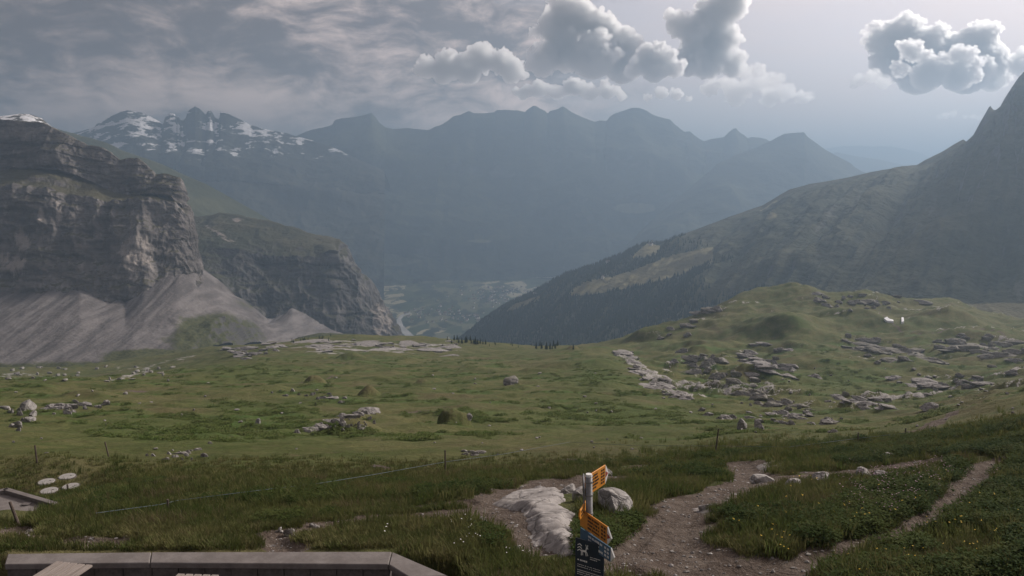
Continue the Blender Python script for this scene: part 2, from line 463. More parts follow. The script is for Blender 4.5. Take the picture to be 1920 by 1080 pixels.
# ------------------------------------------------------------------ the alp: one height field through surveyed points (pixel column, pixel row, metres ahead)
CTRL = [
 # terrace edge and signpost flat
 (-500, 1140, 10.0), (-500, 1030, 12.8), (0, 1030, 12.7), (0, 1200, 9.5), (400, 1030, 12.7), (400, 1200, 9.5), (700, 1028, 12.9), (850, 1075, 11.8), (900, 1200, 9.5), (1100, 1200, 9.2),
 (1100, 1080, 11.4), (1300, 1080, 11.6), (1500, 1080, 11.4), (1700, 1080, 11.0), (1920, 1080, 10.2), (2400, 1080, 9.0), (1500, 1200, 9.0), (1920, 1200, 8.4), (2400, 1250, 7.2),
 (960, 1000, 14.4), (1100, 1000, 14.2), (1300, 1000, 14.0), (1500, 1000, 13.8), (1700, 990, 13.8), (1920, 980, 13.0), (2400, 960, 11.5),
 (150, 985, 15.5), (400, 990, 15.2), (650, 985, 15.2),
 (0, 960, 19.0), (50, 945, 22.5), (40, 915, 27.0), (90, 925, 26.5), (90, 900, 27.8), (150, 915, 27.0), (60, 890, 28.4), (170, 885, 28.8), (120, 868, 29.6), (-400, 930, 22), (250, 930, 20.5), (450, 930, 19.5), (700, 940, 18.5), (960, 930, 18.6), (1150, 925, 18.4), (1300, 935, 17.4), (1500, 930, 17.0), (1700, 930, 16.4), (1920, 900, 16.5), (2400, 860, 16),
 (150, 856, 33), (300, 880, 28), (600, 880, 27), (835, 882, 26.5), (1000, 880, 26), (1200, 880, 25), (1400, 880, 23.5), (1600, 872, 23), (1800, 850, 22.5), (1920, 835, 22), (2400, 760, 22),
 (150, 845, 40), (600, 845, 39), (850, 848, 37), (1100, 838, 39), (1340, 845, 31), (1500, 840, 31), (1700, 825, 30), (1920, 770, 34), (2400, 680, 36),
 # the hollow meadow beyond the fence
 (-400, 800, 70), (0, 815, 62), (300, 815, 66), (600, 815, 68), (850, 815, 66), (1100, 815, 68), (1340, 812, 62), (1500, 805, 70), (1700, 798, 66), (1820, 770, 66), (1920, 738, 66), (2400, 640, 75),
 (-400, 750, 140), (0, 765, 108), (300, 765, 112), (600, 765, 112), (850, 775, 100), (1100, 770, 108), (1400, 770, 122), (1600, 760, 138), (1800, 745, 140), (1920, 725, 130),
 (-400, 715, 230), (0, 725, 165), (200, 720, 175), (400, 715, 185), (600, 715, 185), (850, 720, 178), (1000, 705, 205), (1150, 700, 205), (1300, 720, 205), (1450, 710, 220), (1600, 700, 235), (1800, 690, 250), (2000, 660, 260), (2400, 600, 280),
 (0, 712, 225), (180, 708, 225), (300, 700, 240), (450, 688, 270), (650, 682, 285), (850, 678, 300), (1050, 668, 320), (1110, 655, 340), (1180, 668, 330), (1300, 660, 330), (1420, 665, 315), (1550, 650, 330), (1700, 645, 340), (1850, 630, 355), (1950, 622, 360), (2400, 570, 380),
 # behind the near meadow the ground drops to the stream
 (-400, 722, 330), (0, 722, 330), (180, 715, 330), (300, 700, 330), (380, 690, 340), (-400, 705, 480), (0, 705, 470), (200, 698, 480), (330, 682, 480), (-400, 690, 640), (0, 690, 620), (250, 672, 640), (400, 655, 640),
 (480, 662, 400), (600, 655, 410), (750, 652, 430), (900, 655, 430), (1050, 652, 440), (1130, 648, 430), (1200, 632, 430), (1300, 612, 420), (1420, 606, 400), (1480, 618, 370), (1560, 600, 400), (1650, 612, 390), (1680, 595, 410), (1780, 580, 410), (1850, 600, 400), (1950, 608, 400), (2400, 560, 420),
 # the rim
 (520, 641, 510), (640, 633, 530), (760, 633, 540), (860, 640, 535), (960, 648, 530), (1080, 650, 520), (1140, 642, 510), (1200, 622, 500), (1290, 592, 490), (1350, 566, 480), (1420, 551, 480), (1480, 547, 480), (1560, 552, 480), (1620, 549, 480), (1700, 558, 470), (1770, 563, 455), (1830, 582, 450), (1920, 604, 450), (2100, 590, 460), (2400, 550, 480),
 # beyond the rim
 (400, 700, 760), (640, 690, 680), (860, 700, 680), (1080, 710, 680), (1300, 690, 680), (1500, 650, 680), (1700, 640, 680), (1920, 650, 640), (2400, 600, 680),
 (-400, 720, 800), (0, 720, 800), (400, 760, 900), (640, 790, 850), (860, 800, 850), (1080, 800, 850), (1300, 770, 850), (1500, 720, 850), (1700, 690, 850), (1920, 680, 850), (2400, 640, 850)]
CT_P = np.array([W(*c) for c in CTRL])
_cu, _cl, _cr = CT_P[:, 0] / CT_P[:, 1] * 3.0, np.log(CT_P[:, 1]) * 1.1, CT_P[:, 2] / CT_P[:, 1]
def _kern(du, dl): return np.sqrt(du * du + dl * dl + 0.12 ** 2)
_A = _kern(_cu[:, None] - _cu, _cl[:, None] - _cl) - 1e-3 * np.eye(len(_cu)) * 0
_n = len(_cu)
_B = np.zeros((_n + 3, _n + 3)); _B[:_n, :_n] = _A + 4e-3 * np.eye(_n) * -1
_B[:_n, _n] = 1; _B[:_n, _n + 1] = _cu; _B[:_n, _n + 2] = _cl; _B[_n:, :_n] = _B[:_n, _n:].T
_w = np.linalg.solve(_B, np.concatenate([_cr, np.zeros(3)]))
def base_r(u, Y):
    a, b = u * 3.0, np.log(Y) * 1.1
    out = _w[_n] + _w[_n + 1] * a + _w[_n + 2] * b
    for i in range(_n):
        out = out + _w[i] * _kern(a - _cu[i], b - _cl[i])
    return out
# sampling rows and columns (finer near the viewer)
UC = np.concatenate([np.linspace(-1.3, -0.72, 60, endpoint=False), np.linspace(-0.72, 0.72, 800, endpoint=False), np.linspace(0.72, 1.3, 60)])
lr = [math.log(3.0)]
while lr[-1] < math.log(850):
    Yc = math.exp(lr[-1])
    lr.append(lr[-1] + (0.03 if Yc < 10 else 0.0046 if Yc < 30 else 0.0066 if Yc < 560 else 0.02))
YR = np.exp(np.array(lr))
NR, NC = len(YR), len(UC)
# the surveyed surface on a coarse lattice, then refined
_cl_y = np.exp(np.linspace(math.log(3.0), math.log(900), 260)); _cl_u = np.linspace(-1.32, 1.32, 300)
_rc = base_r(*np.meshgrid(_cl_u, _cl_y))
def bil(A, ui, yi):
    a = np.clip((ui + 1.32) / 2.64 * 299, 0, 298.999); b = np.clip((np.log(yi) - math.log(3.0)) / (math.log(900) - math.log(3.0)) * 259, 0, 258.999)
    i, j = a.astype(int), b.astype(int); fa, fb = a - i, b - j
    return (A[j, i] * (1 - fa) + A[j, i + 1] * fa) * (1 - fb) + (A[j + 1, i] * (1 - fa) + A[j + 1, i + 1] * fa) * fb
UU, YY = np.meshgrid(UC, YR)
XX = UU * YY
Z0 = bil(_rc, UU, YY) * YY
def hit0(px, py):
    """where the ray through a pixel meets the surveyed surface"""
    x, y, z = ray(px, py); u, r = x / y, z / y
    ys = np.exp(np.linspace(math.log(6.0), math.log(840), 3000))
    zz = bil(_rc, np.full(3000, u), ys)
    k = np.argmax(zz > r)
    if not (zz > r).any(): k = 2999
    Y = ys[k]
    return np.array([u * Y, Y, zz[k] * Y])
PX, PY = pix(np.stack([XX, YY, Z0], -1))
# relief: only waves that are small against their distance
Hn = np.zeros_like(Z0)
for lam, amp, sd in ((0.9, 0.045, 1), (2.6, 0.056, 2), (8.0, 0.085, 3), (24.0, 0.045, 4), (70.0, 0.040, 5)):
    w = sst(YY / lam, 2.2, 9.0) * sst(lam / YY, 0.0025, 0.006)
    zz_ = 1 + (1.9 if lam > 20 else 0.9 if lam > 5 else 0.3) * sst(UU, 0.10, 0.22) * sst(YY, 150, 260)
    Hn += w * zz_ * lam * amp * fbm2(XX / lam, YY / lam, 2, sd)
Hn += sst(YY, 40, 90) * 0.55 * np.maximum(fbm2(XX / 9.0, YY / 9.0, 3, 31), 0) ** 1.0 * sst(YY / 9.0, 3, 10)
# single knolls: column, row of the foot, width, height in pixels
dry = np.zeros_like(Z0)
for (kx, ky, kw, kh) in ((850, 800, 68, 34), (690, 742, 46, 22), (588, 720, 48, 18), (640, 815, 150, 24), (1075, 657, 30, 8), (655, 675, 60, 12), (625, 700, 40, 8), (790, 722, 40, 8), (1105, 815, 0, 0), (600, 890, 60, 8)):
    if kw == 0: continue
    c = hit0(kx, ky); sc_ = c[1] / FPX * 1.02; w_ = kw * sc_ * 0.5
    rw = np.abs(YR - c[1] - w_ * .6) < 3.2 * w_; X_, Y_ = XX[rw], YY[rw]
    d = np.hypot((X_ - c[0]) / w_, (Y_ - c[1] - w_ * .6) / (w_ * 1.1)) * (1 + 0.35 * fbm2(X_ / w_, Y_ / w_, 3, 78))
    b = np.clip(1 - d ** 1.7, 0, 1) if kx != 850 else np.sqrt(np.clip(1 - d ** 2.2, 0, 1))
    Hn[rw] += b * kh * sc_ * (1 + 0.2 * fbm2(X_ * 1.2, Y_ * 1.2, 3, 77))
    dry[rw] = np.maximum(dry[rw], sst(b, 0.0, 0.5) * 0.7)
_r = random.Random(99)
# broad swells and hollows of the right hill, the near meadow and the slope at right
for (kx, ky, kw, kh) in ((1475, 626, 190, 26), (1640, 618, 150, 14), (1790, 600, 130, 18), (1230, 634, 130, 14), (1335, 655, 150, 12), (1700, 600, 60, -10), (1590, 600, 90, 10), (1870, 640, 150, 16), (1560, 690, 200, 14), (1720, 690, 170, 14), (1430, 712, 140, 14), (1100, 690, 190, 14), (1015, 700, 120, 9),
                         *[(_r.uniform(1180, 1920), _r.uniform(600, 770), _r.uniform(50, 130), _r.uniform(-7, 11)) for _ in range(46)], *[(_r.uniform(0, 1250), _r.uniform(690, 820), _r.uniform(40, 150), _r.uniform(-4, 7)) for _ in range(60)],
                         (420, 735, 220, 9), (250, 775, 200, 8), (1180, 775, 240, 8), (960, 790, 160, 6), (480, 800, 180, 7), (1280, 740, 130, -8), (760, 740, 200, 7), (900, 700, 160, 7), (560, 690, 160, 8), (700, 668, 120, 6), (330, 745, 120, -6), (820, 760, 120, -5), (1060, 740, 140, 8)):
    c = hit0(kx, ky); sc_ = c[1] / FPX * 1.02; w_ = kw * sc_ * 0.5
    rw = np.abs(YR - c[1] - w_ * .5) < 3.5 * w_; X_, Y_ = XX[rw], YY[rw]
    d = np.hypot((X_ - c[0]) / w_, (Y_ - c[1] - w_ * .5) / (w_ * 0.9)) * (1 + 0.30 * fbm2(X_ / w_, Y_ / w_, 2, 79))
    Hn[rw] += kh * sc_ * np.exp(-(d * 1.25) ** 2.6)
# limestone ribs on the right hillside: tilted benches that break through the turf
RW = YR > 80
def fbr(*a):                       # noise on the far rows only
    out = np.zeros_like(Z0); out[RW] = fbm2(XX[RW] / a[0], YY[RW] / a[1], *a[2:]); return out
q = (XX * 0.30 + YY * 0.62) / 11.0 + 0.9 * fbr(60, 60, 4, 42)
fr = q - np.floor(q)
zone = sst(UU, 0.10, 0.20) * sst(YY, 92, 130) * (1 - sst(YY, 470, 500))
patch = sst(fbr(34, 26, 4, 43), -0.06, 0.30) * zone
n44 = sst(fbr(10, 10, 3, 44), -0.35, 0.1); n53 = sst(fbr(8, 8, 4, 53), -0.1, 0.25)
# denser where the photograph shows crags
for (kx, ky, kw, kh, a) in ((1320, 690, 90, 60, 0.9), (1440, 745, 80, 40, 0.9), (1600, 650, 150, 30, 0.8), (1800, 655, 160, 45, 0.8), (1630, 755, 90, 25, 0.8), (1800, 730, 90, 40, 0.8), (1880, 640, 70, 30, 0.9), (1600, 565, 90, 14, 0.9), (1380, 800, 90, 14, 0.5)):
    patch = np.maximum(patch, a * np.exp(-((PX - kx) / kw) ** 2 - ((PY - ky) / kh) ** 2) * n44)
    patch = np.clip(patch, 0, 1)
for (kx, ky, kw, kh) in ((1450, 608, 90, 24), (1400, 640, 120, 14), (1650, 690, 110, 16), (1560, 700, 150, 20), (1180, 690, 60, 40), (1250, 780, 160, 30)):
    patch *= 1 - 0.85 * np.exp(-((PX - kx) / kw) ** 2 - ((PY - ky) / kh) ** 2)
ledge = ((1 - fr) ** 2.2) * 2.9 * sst(fr, 0.0, 0.10) - 0.8
Hn += patch * ledge * (0.6 + 0.5 * fbr(5, 5, 3, 45))
rock = patch * np.maximum(1 - sst(fr, 0.16, 0.42), sst(fr, 0.95, 1.0)) * (0.55 + 0.6 * fbr(3.2, 1.6, 3, 47))
Hn += rock * 1.1 * fbr(2.4, 1.2, 4, 46, 0.6, True)
sp_ = np.array([hit0(a, b)[:2] for a, b in ((1170, 660), (1190, 685), (1225, 712), (1262, 736), (1300, 750))])
msk = (YY > 120) & (YY < 420) & (UU > 0.05) & (UU < 0.4)
dl_ = np.full(XX[msk].shape, 9e9)
for a_, b_ in zip(sp_[:-1], sp_[1:]):
    d_ = b_ - a_; t_ = np.clip(((XX[msk] - a_[0]) * d_[0] + (YY[msk] - a_[1]) * d_[1]) / (d_ @ d_), 0, 1)
    dl_ = np.minimum(dl_, np.hypot(XX[msk] - a_[0] - t_ * d_[0], YY[msk] - a_[1] - t_ * d_[1]))
st_ = (1 - sst(dl_ + 2.2 * fbm2(XX[msk] / 3, YY[msk] / 3, 3, 48), 1.6, 4.2))
rock[msk] = np.maximum(rock[msk], st_ * (0.62 + 0.5 * fbm2(XX[msk] / 2.5, YY[msk] / 1.5, 3, 49)))
Hn[msk] += st_ * 0.9 * fbm2(XX[msk] / 3.0, YY[msk] / 1.6, 4, 50, 0.6, True)
# pale pavement on the far rim at the left, and the bare strip at the foot of the crags
pv = np.exp(-((PX - 700) / 190) ** 2 - ((PY - 652) / 12) ** 4) * sst(YY, 330, 390)
rk2 = pv * sst(fbr(30, 9, 4, 51), -0.12, 0.14)
rock = np.maximum(rock, rk2 * 0.9)
Hn += rk2 * 1.2 * np.abs(fbr(16, 6, 3, 52))
for (kx, ky, kw, kh, a) in ((40, 705, 120, 12, 0.7), (250, 690, 80, 14, 0.6), (330, 675, 60, 8, 0.6)):
    rock = np.maximum(rock, a * np.exp(-((PX - kx) / kw) ** 2 - ((PY - ky) / kh) ** 2) * n53 * sst(YY, 180, 240))
# stream bed
def polyline(pts): return np.array([hit0(a, b)[:2] for a, b in pts])
def dist_poly(P2, wid, X, Y):
    best = np.full(X.shape, 9e9)
    for i in range(len(P2) - 1):
        a, b = P2[i], P2[i + 1]; d = b - a; L = max(d @ d, 1e-9)
        t = np.clip(((X - a[0]) * d[0] + (Y - a[1]) * d[1]) / L, 0, 1)
        w = wid[i] + (wid[i + 1] - wid[i]) * t
        best = np.minimum(best, np.hypot(X - a[0] - t * d[0], Y - a[1] - t * d[1]) / w)
    return best
# ------- footpaths and bare soil: traced on the ground, half widths in metres
PATHS = [
 ([(1330, 1110), (1300, 1060), (1268, 1015), (1272, 975), (1300, 945), (1360, 922), (1420, 905), (1520, 893), (1620, 884), (1700, 872), (1745, 864)], [1.4, 1.0, 0.72, 0.68, 0.80, 0.80, 0.85, 0.9, 0.9, 0.9, 0.5]),
 ([(1430, 905), (1405, 885), (1395, 868)], [0.7, 0.7, 0.7]),
 ([(1330, 1075), (1430, 1070), (1520, 1045), (1620, 1020), (1700, 995), (1765, 958), (1806, 920), (1832, 885), (1880, 858)], [0.9, 0.7, 0.46, 0.38, 0.38, 0.40, 0.40, 0.42, 0.40]),
 ([(1255, 1040), (1180, 1030), (1130, 1060), (1190, 1075)], [0.7, 0.5, 0.4, 0.4]),
 ([(1240, 970), (1215, 990), (1170, 1035)], [0.4, 0.3, 0.4]),
 ([(420, 1005), (520, 1000), (620, 985), (720, 972), (850, 968), (930, 955), (960, 930), (1060, 905), (1150, 898)], [0.30, 0.50, 0.55, 0.55, 0.65, 0.9, 1.0, 0.85, 0.6]),
 ([(510, 1005), (540, 1026)], [0.35, 0.4]),
 ([(890, 968), (960, 978), (1000, 1000), (1010, 1030)], [0.5, 0.7, 0.6, 0.4]),
 ([(90, 1012), (180, 1018), (260, 1016)], [0.4, 0.45, 0.3]),
 ([(880, 940), (820, 948), (760, 955)], [0.4, 0.35, 0.3]),
 ([(1180, 880), (1250, 872), (1320, 878)], [0.5, 0.6, 0.5]),
 ([(950, 868), (1040, 862), (1120, 868)], [0.4, 0.5, 0.5]),
 ([(20, 1000), (40, 985)], [0.45, 0.4]),
]
dirt = np.zeros_like(Z0)
near = YY < 60
Xn, Yn = XX[near], YY[near]
wob = 0.85 * fbm2(Xn / 1.0, Yn / 1.0, 4, 61, 0.62)
dn = np.full(Xn.shape, 9.0)
for pts, wid in PATHS:
    dn = np.minimum(dn, dist_poly(polyline(pts), wid, Xn, Yn))
dirt[near] = np.clip(1 - sst(dn + wob, 0.75, 1.25), 0, 1)
dd = np.zeros_like(Z0); dd[near] = np.clip(1.3 - dn, 0, 1)
Hn -= 0.12 * np.clip(dd, 0, 1) ** 2
for pts, wd in (([(480, 720), (540, 718), (600, 712), (640, 705)], 0.5), ([(700, 870), (735, 882)], 0.25), ([(1640, 590), (1660, 612), (1700, 632), (1760, 634), (1800, 628), (1870, 636), (1925, 646)], 0.7), ([(1900, 745), (1800, 775), (1740, 800), (1680, 815)], 0.5),
                ([(240, 735), (255, 732)], 2.2), ([(740, 775), (800, 772)], 0.9)):
    msk = (YY > 24) & (YY < 500)
    dirt[msk] = np.maximum(dirt[msk], 0.75 * (1 - sst(dist_poly(polyline(pts), [wd] * len(pts), XX[msk], YY[msk]) + 0.3 * fbm2(XX[msk] / 2, YY[msk] / 2, 2, 62), 0.7, 1.4)))
st = polyline([(205, 716), (250, 704), (275, 690), (300, 682), (330, 672), (360, 668)])
msk = (YY > 170) & (UU < -0.3)
sd_ = dist_poly(st, [1.5, 1.8, 2.4, 3, 4, 4], XX[msk], YY[msk])
rock[msk] = np.maximum(rock[msk], 0.55 * (1 - sst(sd_ + 0.5 * fbm2(XX[msk] / 6, YY[msk] / 6, 3, 63), 0.6, 1.3)))
# ungrazed, taller growth inside the fence
_bx = [-600, 0, 60, 140, 210, 260, 420, 600, 760, 850, 1000, 1100, 1340, 1500, 1700, 1820, 1920, 2600]
_by = [950, 915, 900, 885, 870, 890, 915, 910, 902, 888, 880, 862, 838, 826, 818, 804, 786, 660]
bnd = np.interp(PX, _bx, _by)
tall = sst(PY + 26 * fbm2(XX / 5, YY / 4, 4, 64, 0.6), bnd - 34, bnd + 34) * (YY < 70)
tall *= 1 - 0.9 * sst(PY, 968, 1000) * (1 - sst(PX, 840, 960)) * (YY < 40)
pyA = np.interp(PX, [1390, 1420, 1520, 1620, 1700, 1745], [910, 905, 893, 884, 872, 864])
tall *= 1 - 0.85 * sst(PX, 1370, 1410) * (1 - sst(PX, 1750, 1790)) * sst(PY, pyA - 14, pyA - 6) * (1 - sst(PY, pyA + 22, pyA + 34))
pyB = np.interp(PX, [1500, 1620, 1700, 1765, 1806, 1832, 1880], [1048, 1020, 995, 958, 920, 885, 858])
tall *= 1 - 0.75 * sst(PX, 1480, 1520) * (1 - sst(PX, 1890, 1910)) * sst(PY, pyB - 12, pyB - 4) * (1 - sst(PY, pyB + 14, pyB + 28))
pad = np.exp(-((PX - 120) / 95) ** 4 - ((PY - 893) / 34) ** 4)
tall *= 1 - 0.8 * pad
dry = np.maximum(dry, 0.7 * pad)
dry = np.maximum(dry, 0.7 * sst(PY, 985, 1015) * (1 - sst(PX, 560, 700)) * (YY < 40))
dry = np.maximum(dry, 0.8 * sst(fbm2(XX / 28, YY / 20, 4, 65), 0.10, 0.45) * sst(YY, 45, 80))
for (kx, ky, kw, kh, a) in ((1100, 850, 160, 16, 0.9), (1030, 868, 60, 14, 0.7), (1780, 770, 130, 18, 0.8), (1000, 690, 60, 14, 0.5), (640, 790, 80, 20, 0.6), (860, 830, 120, 10, 0.5)):
    dry = np.maximum(dry, a * np.exp(-((PX - kx) / kw) ** 2 - ((PY - ky) / kh) ** 2))
tall *= 1 - 0.85 * np.exp(-((PX - 1100) / 170) ** 2 - ((PY - 852) / 18) ** 2)
lush = sst(fbm2(XX / 16, YY / 10, 4, 66), 0.02, 0.32) * sst(YY, 42, 60) * (1 - sst(YY, 330, 420))
for (kx, ky, kw, kh, a) in ((380, 810, 230, 22, 0.9), (520, 770, 120, 20, 0.8), (1130, 780, 190, 30, 0.7), (1110, 710, 70, 24, 0.8), (900, 780, 60, 16, 0.8), (1560, 715, 120, 16, 0.8), (480, 700, 120, 16, 0.6)):
    lush = np.maximum(lush, a * np.exp(-((PX - kx) / kw) ** 2 - ((PY - ky) / kh) ** 2))
lush *= (1 - dry * 0.7)
Hn += lush * 0.25 * np.abs(fbm2(XX / 1.6, YY / 1.6, 3, 67)) * sst(YY, 42, 60)
ZG = Z0 + Hn
# flat seat for the concrete covers and a trench for the terrace
TERR = -6.75
ter = (1 - sst(PX, 830, 900)) * (1 - sst(YY, 11.9, 12.5))
ZG = ZG * (1 - ter) + (TERR - 0.6) * ter
VG = np.stack([XX, YY, ZG], -1).reshape(-1, 3)
FG = grid_faces(NR, NC)
_fi = np.clip(dirt, 0, 1).reshape(-1)[FG].mean(1)
_fy = YY.reshape(-1)[FG].mean(1)
is_path = (_fi > 0.5) & (_fy < 60)
def sub(V, F, A):
    use = np.unique(F); mp = np.full(len(V), -1); mp[use] = np.arange(len(use))
    return V[use], mp[F], {k: v.reshape(-1)[use] for k, v in A.items()}
GA = dict(rock=rock, dirt=dirt, tall=tall, dry=dry, lush=lush)
v, f, a = sub(VG, FG[~is_path], GA)
tag(link("ground", mesh_np("ground", v, f, True, a), M_ground), "rolling green alpine pasture with limestone breaking through", "pasture", kind="structure")
v, f, a = sub(VG, FG[is_path], GA)
tag(link("footpath", mesh_np("footpath", v, f, True, a), M_ground), "trodden brown dirt footpath winding past the signpost", "path", kind="structure")
_lr = np.log(YR)
def gz(X, Y):
    X, Y = np.asarray(X, float), np.asarray(Y, float)
    a = np.interp(X / Y, UC, np.arange(NC)); b = np.interp(np.log(Y), _lr, np.arange(NR))
    i = np.clip(a.astype(int), 0, NC - 2); j = np.clip(b.astype(int), 0, NR - 2); fa, fb = a - i, b - j
    return (ZG[j, i] * (1 - fa) + ZG[j, i + 1] * fa) * (1 - fb) + (ZG[j + 1, i] * (1 - fa) + ZG[j + 1, i + 1] * fa) * fb
def gattr(A, X, Y):
    i = np.clip(np.interp(X / Y, UC, np.arange(NC)).round().astype(int), 0, NC - 1); j = np.clip(np.interp(np.log(Y), _lr, np.arange(NR)).round().astype(int), 0, NR - 1)
    return A[j, i]
def hit(px, py):
    """ground point seen at a pixel, on the finished relief"""
    x, y, z = ray(px, py); u, r = x / y, z / y
    ys = np.exp(np.linspace(math.log(10.0), math.log(840), 4000))
    zz = gz(u * ys, ys)
    ok = zz > r * ys
    k = int(np.argmax(ok)) if ok.any() else 3999
    return np.array([u * ys[k], ys[k], zz[k]])

# ------------------------------------------------------------------ mountains lofted between surveyed lines
FAR = 0.35     # how the surveyed far distances are shortened
def loft(name, rails, cols, rows, m, label, cat, disp=None, back=None, attrs=None, curve=None, far=False):
    """rails: foot to crest, each a list of (column, row, metres ahead); the last one is the skyline"""
    R = []
    for rl in rails:
        a = np.array(rl, float)
        if far: a[:, 2] = np.where(a[:, 2] > 800, 800 + (a[:, 2] - 800) * FAR, a[:, 2])
        R.append(W(cols, np.interp(cols, a[:, 0], a[:, 1]), np.interp(cols, a[:, 0], a[:, 2])))
    if back is not None:
        R.append(R[-1] + np.array([back[3] if len(back) > 3 else 0, back[0], -back[1]])); rows = list(rows) + [back[2] if len(back) > 2 else 14]
    out, tt = [], []
    for k in range(len(R) - 1):
        n = rows[k]; last = k == len(R) - 2
        for i in range(n + (1 if last else 0)):
            t = i / n
            tz = t if curve is None or k >= len(rails) - 1 else t ** curve
            p = R[k] * (1 - t) + R[k + 1] * t
            p[:, 2] = R[k][:, 2] * (1 - tz) + R[k + 1][:, 2] * tz
            out.append(p); tt.append(np.full(len(cols), k + t))
    P = np.array(out); T = np.array(tt)
    du = np.gradient(P, axis=1); dv = np.gradient(P, axis=0)
    N = np.cross(du, dv); N /= np.maximum(np.linalg.norm(N, axis=-1, keepdims=True), 1e-9)
    crest = len(rails) - 1
    keep = np.clip(np.abs(T - crest) * 1.6, 0.0, 1.0)           # the skyline stays where it was surveyed
    if disp is not None:
        P = P + disp(P, N, T, keep)
    P[..., 2] = np.maximum(P[..., 2], -480.0)
    nr, nc = P.shape[:2]
    at = attrs(P, T) if attrs else None
    me = mesh_np(name, P.reshape(-1, 3), grid_faces(nr, nc), True, at)
    o = link(name, me, m)
    tag(o, label, cat, kind="structure")
    return P, T
def rough(n, amp, lam, o=5, seed=0, ridged=True):
    def f(P, N, T, keep):
        k = fbm3(P[..., 0] / lam, P[..., 1] / lam, P[..., 2] / lam, o, seed, 0.5, ridged)
        s = fbm3(P[..., 0] / (lam * .12), P[..., 1] / (lam * .12), P[..., 2] / (lam * .12), 3, seed + 9)
        return N * ((amp * k * keep)[..., None]) + N * ((amp * 0.10 * s * (0.35 + 0.65 * keep))[..., None])
    return f
def cliffy(amp, lam, seed, strata=3.0, slam=9.0, keepmin=0.25):
    """buttresses and gullies, then bedding ledges, then broken rock"""
    def f(P, N, T, keep):
        x, y, z = P[..., 0], P[..., 1], P[..., 2]
        kk = keepmin + (1 - keepmin) * keep
        wx = x + 18 * fbm3(x / 60, y / 60, z / 40, 3, seed + 2)
        big = fbm3(wx / (lam * 2.4), y / (lam * 2.4), z / (lam * 7), 3, seed + 1, 0.5, True)
        fl = fbm3(wx / lam, y / lam, z / (lam * 3.0), 5, seed, 0.58, True)
        wz = z + 0.10 * x + 9 * fbm3(x / 90, y / 90, z / 60, 3, seed + 5)
        sz = wz / slam
        saw = (sz - np.floor(sz)) ** 2
        brk = sst(fbm3(x / 50, y / 50, z / 22, 3, seed + 7), -0.25, 0.35)
        stp = fbm3(x / 120, y / 120, wz / (slam * .45), 3, seed + 11, 0.6)
        fin = fbm3(x / 6, y / 6, z / 7, 4, seed + 21, 0.6, True)
        flat = np.clip(np.abs(N[..., 2]), 0, 1)
        s = (1 - 0.6 * sst(flat, 0.60, 0.9)) * kk
        return N * (s * (amp * 1.3 * big + amp * fl - strata * 1.5 * saw * brk + strata * 0.6 * stp + 1.6 * fin))[..., None]
    return f
def scar_attr(P, T):
    """fresh pale breakaways"""
    px, py = pix(P); m = np.zeros(T.shape)
    for (kx, ky, kw, kh, sl) in ((40, 450, 26, 34, 0.4), (75, 405, 12, 30, 0.2), (110, 400, 10, 26, 0.1), (255, 470, 40, 60, 0), (20, 490, 40, 30, 0), (225, 423, 24, 4, 0), (412, 438, 44, 5, 0.55), (425, 450, 26, 3, 0.5), (445, 412, 14, 6, 0), (715, 600, 26, 50, 0.5)):
        m = np.maximum(m, np.exp(-((px - kx) / kw) ** 2 - ((py - ky - sl * (px - kx)) / kh) ** 2))
    return dict(scar=m)
# the near cliff on the left
M_cliff = mat_cliff("cliff_rock", (0.060, 0.056, 0.034), (0.095, 0.086, 0.052), (0.135, 0.120, 0.113), (0.215, 0.193, 0.182), (0.30, 0.27, 0.25), 0.012, 0.62, 0.90, 5.0)
crestA = [(-500, 120, 964), (-200, 180, 955), (0, 226, 949), (50, 228, 946), (80, 230, 944), (105, 244, 943), (140, 262, 941), (165, 274, 939), (190, 277, 938), (207, 286, 936), (225, 300, 935), (240, 296, 934), (258, 297, 933), (275, 312, 932), (292, 326, 931), (318, 328, 929), (336, 335, 926), (341, 365, 925), (346, 392, 906), (354, 420, 900), (362, 455, 894), (372, 505, 884)]
ledA2 = [(-500, 280, 940), (0, 318, 925), (60, 320, 922), (120, 330, 918), (170, 345, 915), (220, 362, 912), (270, 372, 908), (320, 378, 905), (345, 400, 898), (354, 428, 893), (362, 462, 887), (372, 510, 878)]
ledA1 = [(-500, 330, 880), (0, 350, 870), (70, 352, 870), (130, 365, 872), (200, 378, 878), (260, 382, 882), (320, 388, 890), (345, 408, 890), (354, 436, 886), (362, 470, 881), (372, 516, 873)]
footA = [(-500, 600, 800), (0, 575, 800), (70, 565, 800), (150, 570, 805), (200, 585, 805), (240, 592, 800), (280, 560, 810), (330, 530, 828), (372, 540, 850)]
loft("cliff", [footA, ledA1, ledA2, crestA], np.linspace(-500, 372, 520), [130, 22, 66], M_cliff, "tall layered grey cliff face with a grassy ledge at left", "cliff", cliffy(10.5, 38.0, 3, 2.8, 15.0, 0.35), (40, 330, 8, -150), scar_attr)
# snowfield summit behind the cliff edge
M_snowhill = mat_far("snow_patched_top", 0.35, 0.7, (0.06, 0.055, 0.045), (0.09, 0.08, 0.06), (0.07, 0.065, 0.06), (0.13, 0.12, 0.11), 0.02, (0.78, 0.78, 0.80), 4.0, (-100, 60))
loft("mountain", [[(-500, 260, 1030), (130, 280, 1030)], [(-500, 110, 1250), (-100, 195, 1250), (-20, 215, 1250), (0, 218, 1250), (20, 216, 1250), (40, 213, 1250), (60, 215, 1250), (78, 222, 1250), (95, 236, 1240), (130, 262, 1220)]], np.linspace(-500, 130, 160), [40],
     M_snowhill, "snow patched summit above the cliff at far left", "mountain", rough(0, 6, 60, 4, 5), (200, 120))
